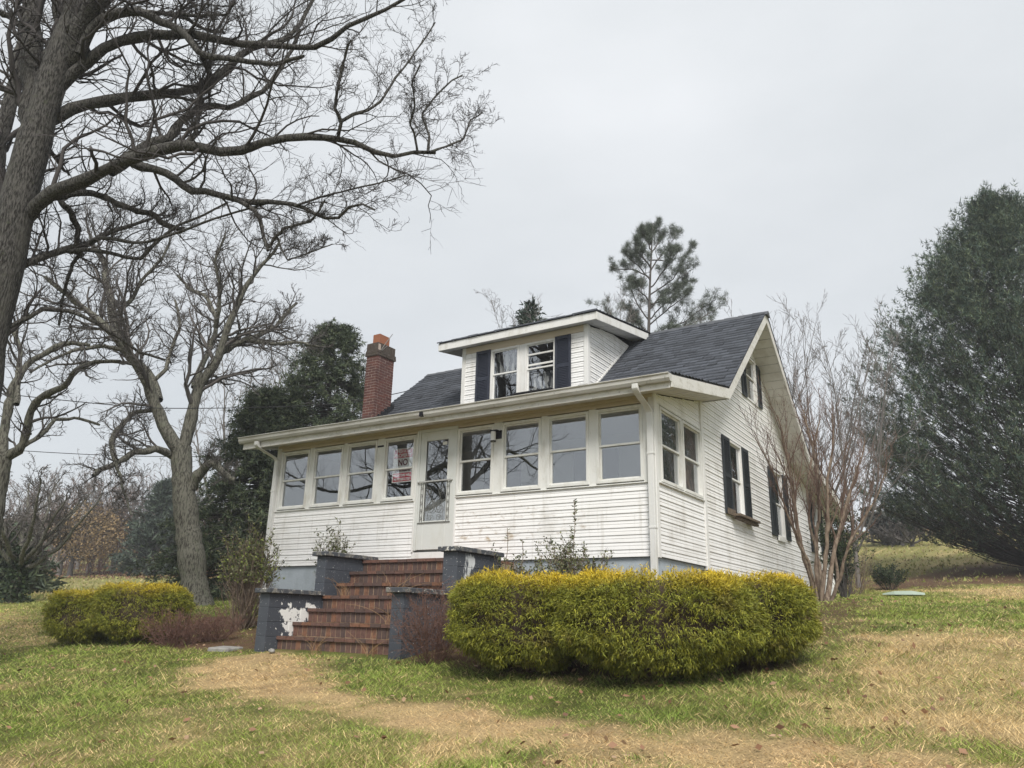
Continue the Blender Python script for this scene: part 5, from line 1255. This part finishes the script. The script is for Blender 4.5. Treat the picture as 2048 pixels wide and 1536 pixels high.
def leafy_tree(label, u, vt, vb, spread, cols, n):
    o = free_at(label, u, vt, vb, spread, 8, M['twig_grey'], M['twig_brown'], lv(8, 5, 0, .014), group=WD, r=.16)
    g = gnd(u, vb); t2 = ahead(g); h = dep(u, vt, t2)[2] - g[2]
    d = unit(rng.normal(size=(n, 3))) * rng.uniform(.35, 1, (n, 1)) ** .6; Q = g + np.array([0, 0, h * .6]) + d * np.array([spread * .85, spread * .85, h * .4]); Q = Q + .3 * rng.normal(size=Q.shape)
    V, F = leaf_mesh(Q, rng.normal(size=(n, 3)), rng.uniform(.12, .22, n), rng.uniform(.08, .14, n)); c = np.array(cols)[rng.integers(0, len(cols), n)] * rng.uniform(.6, 1.3, (n, 1))
    f = mesh_np('leaves', V, F, M['leaf'], o, col=np.repeat(c, 4, 0)); f['kind'] = 'stuff'
leafy_tree('tree still holding golden brown leaves in the far left woods', 165, 1010, 1152, 3.0, [(.28, .2, .1), (.22, .16, .09), (.34, .24, .12)], 5200)
# thicket under and behind those trees, one far mass
def thicket():
    n = 330; P = []; R = []
    u = rng.uniform(-60, 520, n); vv = rng.uniform(1128, 1150, n)
    for k in range(n):
        g = gnd(u[k], vv[k]); h = rng.uniform(1.5, 4.5); t = np.linspace(0, 1, 7)[:, None]; a = rng.uniform(0, 6.28); s = rng.uniform(.2, 1.2)
        L = g + np.array([math.cos(a) * s, math.sin(a) * s, 0]) * t + np.array([0, 0, h]) * t; L[1:] += np.cumsum(rng.normal(size=(6, 3)) * .1, 0); P.append(L); R.append(np.linspace(.03, .012, 7))
    P = np.array(P); R = np.array(R); out = [tubes(P, R, 4)]
    P1, R1 = grow(P, R, nc=7, n=4, ratio=.4, ang=(25, 60), up=.25, wob=.2, rmin=.014); out.append(tubes(P1, R1, 3))
    P2, R2 = grow(P1, R1, nc=4, n=2, ratio=.5, ang=(25, 60), up=.2, wob=.2, rs=.6, rmin=.011); out.append(ribbons(P2, R2))
    V, F = join(out); o = mesh_np('thicket', V, F, M['twig_red']); tag(o, 'brown leafless thicket along the foot of the far left woods', 'thicket', kind='stuff')
    n = 9000; u = rng.uniform(-60, 520, n); g = np.array([gnd(a, b) for a, b in zip(rng.uniform(-60, 520, 160), rng.uniform(1130, 1156, 160))])
    Q = g[rng.integers(0, 160, n)] + rng.normal(size=(n, 3)) * np.array([1.2, 1.2, .0]); Q[:, 2] = gh(Q[:, 0], Q[:, 1]) + .03
    V, F = leaf_mesh(Q, rng.normal(size=(n, 3)) * np.array([1, 1, .2]), rng.uniform(.1, .2, n), rng.uniform(.08, .14, n)); c = np.array([(.2, .1, .06), (.26, .14, .08), (.14, .07, .05)])[rng.integers(0, 3, n)]
    o = mesh_np('leaf_litter', V, F, M['leaf'], col=np.repeat(c, 4, 0)); tag(o, 'fallen brown leaves under the far left woods', 'leaves', kind='stuff')
thicket()
# far right: low trees on the crest
CR = 'small bare trees on the crest of the right field'
for u, vt, vb, lab in ((1805, 1045, 1092, 'small bare tree nearest the cypress on the field crest'), (1825, 1052, 1093, 'thin bare tree on the crest below the cypress boughs'), (1768, 1055, 1092, 'small rounded bare tree on the crest beyond the mulch')):
    g = gnd(u, vb, 120); t2 = ahead(g)
    free_tree('bare_tree', lab, g, dep(u, vt, t2)[2] - g[2], 2.2, 7, M['twig_grey'], M['twig_grey'], lv(8, 5, 4, .018), group=CR, r=.12, fork=.2)
g = gnd(1785, 1090, 120); twig_bush('dark_bush', 'dark rounded bush on the crest of the right field', g, 2.6, 4.0, 60, M['twig_grey'], leaves=(2200, .3, .18, [(.06, .07, .06), (.08, .085, .07)], .05), r=.03)
# far house at the left edge
def far_house():
    g = gnd(-30, 1140, 120); o = thing('far_house', g, 'distant pale house with brown roof at the left edge beyond the trees', 'house')
    x, y, z = g; b = MB(); b.box(x - 7, x + 3, y, y + 7, z - 1, z + 3); b.build('wall', M['farwall'], o)
    MB().pts([(x - 7.3, y - .3, z + 2.9), (x + 3.3, y - .3, z + 2.9), (x + 3.3, y + 3.5, z + 5.6), (x - 7.3, y + 3.5, z + 5.6), (x + 3.3, y + 7.3, z + 2.9), (x - 7.3, y + 7.3, z + 2.9)], [(0, 1, 2, 3), (3, 2, 4, 5), (1, 4, 2), (0, 3, 5), (0, 5, 4, 1)]).build('roof', M['farroof'], o)
    MB().box(x - .5, x + .7, y - .04, y + .02, z + 1, z + 2.2).build('window', M['dark'], o)
far_house()

# ------------------------------------------------------------------ wires, small things
def cable(name, label, pts, r, group):
    P = resample(np.array(pts), 24); s = np.linspace(0, 1, 24); P[:, 2] -= .25 * np.sin(s * math.pi)
    V, F = tube_pts(P, r, 5); o = mesh_np(name, V, F, M['wire']); tag(o, label, 'cable', group)
cable('power_cable', 'black utility cable running from the left behind the trees to the house', [dep(-80, 778, 19), dep(300, 800, 20), dep(700, 796, 21), onY(870, 770, 5.0)], .012, 'utility cables left of the house')
cable('power_cable', 'lower thin utility cable crossing behind the forked tree trunk', [dep(-80, 893, 24), dep(250, 898, 26), dep(500, 901, 28), dep(640, 900, 30)], .012, 'utility cables left of the house')
def slab():
    g = gnd(450, 1300); o = MB().pts([(g[0] - .2, g[1] - .15, g[2] - .05), (g[0] + .22, g[1] - .13, g[2] - .05), (g[0] + .2, g[1] + .16, g[2] - .04), (g[0] - .22, g[1] + .14, g[2] - .04), (g[0] - .2, g[1] - .15, g[2] + .03), (g[0] + .22, g[1] - .13, g[2] + .03), (g[0] + .2, g[1] + .16, g[2] + .05), (g[0] - .22, g[1] + .14, g[2] + .05)], [(0, 3, 2, 1), (4, 5, 6, 7), (0, 1, 5, 4), (1, 2, 6, 5), (2, 3, 7, 6), (3, 0, 4, 7)]).build('stepping_stone', M['stone'], None, .015)
    tag(o, 'flat grey stone slab in the grass left of the steps', 'stone')
    g = gnd(543, 1308); n = 90; d = unit(rng.normal(size=(n, 3)))
    a, b_ = np.meshgrid(np.linspace(0, 2 * np.pi, 13), np.linspace(-1.5, 1.5, 8)); q = np.stack([np.cos(a) * np.cos(b_), np.sin(a) * np.cos(b_), np.sin(b_)], -1).reshape(-1, 3)
    q = q * np.array([.05, .04, .03]) * (1 + .6 * (vnoise(q[:, 0] * 2, q[:, 2] * 2 + q[:, 1], .6, 9)[:, None] - .5)); i = (np.arange(7)[:, None] * 13 + np.arange(12)[None]).ravel()
    o = mesh_np('white_rock', q + g + np.array([0, 0, .04]), np.stack([i, i + 1, i + 14, i + 13], 1), M['stone']); tag(o, 'small pale rock at the foot of the left cheek wall', 'rock')
    g = gnd(1808, 1192); z = g[2] + .1
    o = MB().pts([(g[0] - .5, g[1] - .1, z - .04), (g[0] - .2, g[1] - .16, z + .02), (g[0] + .2, g[1] - .1, z + .03), (g[0] + .5, g[1], z - .02), (g[0] + .3, g[1] + .2, z), (g[0] - .3, g[1] + .2, z + .02)] + [(g[0] + a_, g[1] + c_, z - .07) for a_, c_ in ((-.5, -.1), (-.2, -.16), (.2, -.1), (.5, 0), (.3, .2), (-.3, .2))],
        [(0, 1, 2, 3, 4, 5), (11, 10, 9, 8, 7, 6)] + [(i, i + 6, (i + 1) % 6 + 6, (i + 1) % 6) for i in range(6)]).build('pale_cover', mat('pale_green_plastic', (.5, .6, .52), .5), None)
    tag(o, 'pale green flat cover lying in the grass on the right lawn', 'cover')
slab()
def weeds(label, spots, n, hmin, hmax, name='dry_weed', lean=.35):
    for k, (x, y, z, lab) in enumerate(spots):
        P = []; R = []
        for i in range(n):
            d = rng.normal(size=2) * lean; h = rng.uniform(hmin, hmax); t = np.linspace(0, 1, 7)
            P.append(np.stack([x + rng.normal() * .05 + d[0] * h * t ** 1.6, y + rng.normal() * .04 + d[1] * h * t ** 1.6, z + h * (t - .35 * t ** 3 * rng.random())], 1)); R.append(np.linspace(.004, .0018, 7))
        V, F = tubes(np.array(P), np.array(R), 4); o = mesh_np(name, V, F, M['dead']); tag(o, lab, 'weed', label)
weeds('dead weeds on and before the steps', [(-2.75, -2.78, -1.4, 'dead grass stems before the lowest step by the right wall'), (-4.3, -1.75, -.62, 'dry tangle of weeds on the fourth step by the left wall'), (-3.2, -1.82, -.62, 'dead vine trailing over the fourth step'), (-2.75, -2.4, -1.0, 'curled dead vine standing on the second step'), (-3.6, -2.85, -1.4, 'dry twigs lying along the foot of the steps')], 12, .15, .38, lean=.7)

# ------------------------------------------------------------------ grass
def grass():
    n = 480000
    az = rng.uniform(-.64, .68, n); r = 3.2 + (34 - 3.2) * rng.random(n) ** 1.85
    yaw = math.atan2(ROT[2][1], ROT[2][0]); x = CAM[0] + r * np.cos(yaw - az); y = CAM[1] + r * np.sin(yaw - az)
    dry, bare = covers(x, y)
    inside = ((x > XL - .05) & (x < .05) & (y > -.05) & (y < YREAR)) | ((x > -4.85) & (x < -2.1) & (y > -2.9) & (y < .1))
    keep = ~inside & (rng.random(n) > bare * .985)
    x, y, r, dry = x[keep], y[keep], r[keep], dry[keep]; n = len(x)
    z = gh(x, y)
    g, s, _, _ = lawn_col(x, y)
    isdry = rng.random(n) < np.clip(dry * .98 + .06, 0, 1)
    p = soft_poly(PATH, x, y, .3, 11)
    col = np.where(isdry[:, None], s * rng.uniform(.35, 1.5, (n, 1)), g * rng.uniform(.45, 1.8, (n, 1)))
    yb = rng.random(n) < .24; col[yb & ~isdry] = np.array([.4, .41, .12]) * rng.uniform(.7, 1.1, ((yb & ~isdry).sum(), 1))
    tuft = fbm(x, y, .55, 61); long_ = fbm(x, y, 1.5, 62)
    L = rng.uniform(.03, .09, n) * (.45 + 1.1 * tuft) * (.6 + .8 * long_) * np.where(isdry, .8, 1) * np.where(p > .5, .8, 1)
    tall = rng.random(n) < .03; L = np.where(tall, L * 1.9, L)
    ca = (fbm(x, y, .45, 63) * 5 * np.pi) + rng.normal(size=n) * 1.5; lean = rng.uniform(.3, 1.5, n) * np.where(p > .5, 1.6, 1)
    d = np.stack([np.cos(ca) * lean, np.sin(ca) * lean, np.ones(n)], 1); d = unit(d)
    d2 = unit(d + np.stack([np.cos(ca), np.sin(ca), np.full(n, -.45)], 1) * rng.uniform(.2, .9, (n, 1)))
    w = (rng.uniform(.0024, .0052, n) * np.clip(r / 6.5, 1, 4))[:, None]
    tv = np.stack([CAM[0] - x, CAM[1] - y, np.zeros(n)], 1); sd = unit(np.cross(unit(tv) + rng.normal(size=(n, 3)) * .5, d)) * w * .5
    P = np.stack([x, y, z - .005], 1); Lx = L[:, None]; m_ = P + d * Lx * .5; e = m_ + d2 * Lx * .55
    V = np.stack([P - sd, P + sd, m_ + sd * .8, m_ - sd * .8, e], 1).reshape(-1, 3)
    b = np.arange(n) * 5; nb_ = b[r < 5.5]; fb_ = b[r >= 5.5]
    F = np.concatenate([np.stack([nb_, nb_ + 1, nb_ + 2], 1), np.stack([nb_, nb_ + 2, nb_ + 3], 1), np.stack([nb_ + 3, nb_ + 2, nb_ + 4], 1), np.stack([fb_, fb_ + 1, fb_ + 4], 1)])
    o = mesh_np('grass', V, F, M['leaf'], col=np.repeat(col, 5, 0)); tag(o, 'patchy green and straw coloured winter grass on the lawn', 'grass', kind='stuff')
    n = 34000; az = rng.uniform(-.64, .68, n); rf = 30 + 60 * rng.random(n) ** 1.3; x = CAM[0] + rf * np.cos(yaw - az); y = CAM[1] + rf * np.sin(yaw - az)
    k_ = ~((x > -14) & (x < 0) & (y < 13)) & (rng.random(n) > .9 * covers(x, y)[1]); x, y, rf = x[k_], y[k_], rf[k_]; n = len(x); g, s_, dr_, _ = lawn_col(x, y)
    D = np.stack([rng.normal(size=n) * .5, rng.normal(size=n) * .5, np.ones(n)], 1); V, F = needle_mesh(np.stack([x, y, gh(x, y) - .02], 1), D, rng.uniform(.06, .2, n), rf * .0022 * rng.uniform(.6, 1.6, n))
    c = np.where((rng.random(n) < .35)[:, None], np.array([.36, .29, .15]), g * 1.1) * rng.uniform(.85, 1.35, (n, 1))
    o = mesh_np('field_grass', V, F, M['leaf'], col=np.repeat(c, 3, 0)); tag(o, 'rough grass tufts on the fields beyond the house', 'grass', kind='stuff')
    n = 3400; az = rng.uniform(-.62, .66, n); r = 3.5 + 16 * rng.random(n) ** 1.3; x = CAM[0] + r * np.cos(yaw - az); y = CAM[1] + r * np.sin(yaw - az)
    dry, bare = covers(x, y); keep = (rng.random(n) < .12 + .8 * bare) & ~((x > XL) & (x < 0) & (y > 0)) & ~((x > -4.85) & (x < -2.1) & (y > -2.9)); x, y = x[keep], y[keep]; n = len(x)
    P = np.stack([x, y, gh(x, y) + .03], 1); V, F = leaf_mesh(P, rng.normal(size=(n, 3)) * np.array([1, 1, .3]), rng.uniform(.04, .08, n), rng.uniform(.025, .05, n))
    c = np.array([(.24, .13, .075), (.3, .17, .1), (.15, .08, .05), (.36, .24, .15)])[rng.integers(0, 4, n)]
    o = mesh_np('fallen_leaves', V, F, M['leaf'], col=np.repeat(c, 4, 0)); tag(o, 'fallen brown leaves scattered over beds and lawn', 'leaves', kind='stuff')
grass()
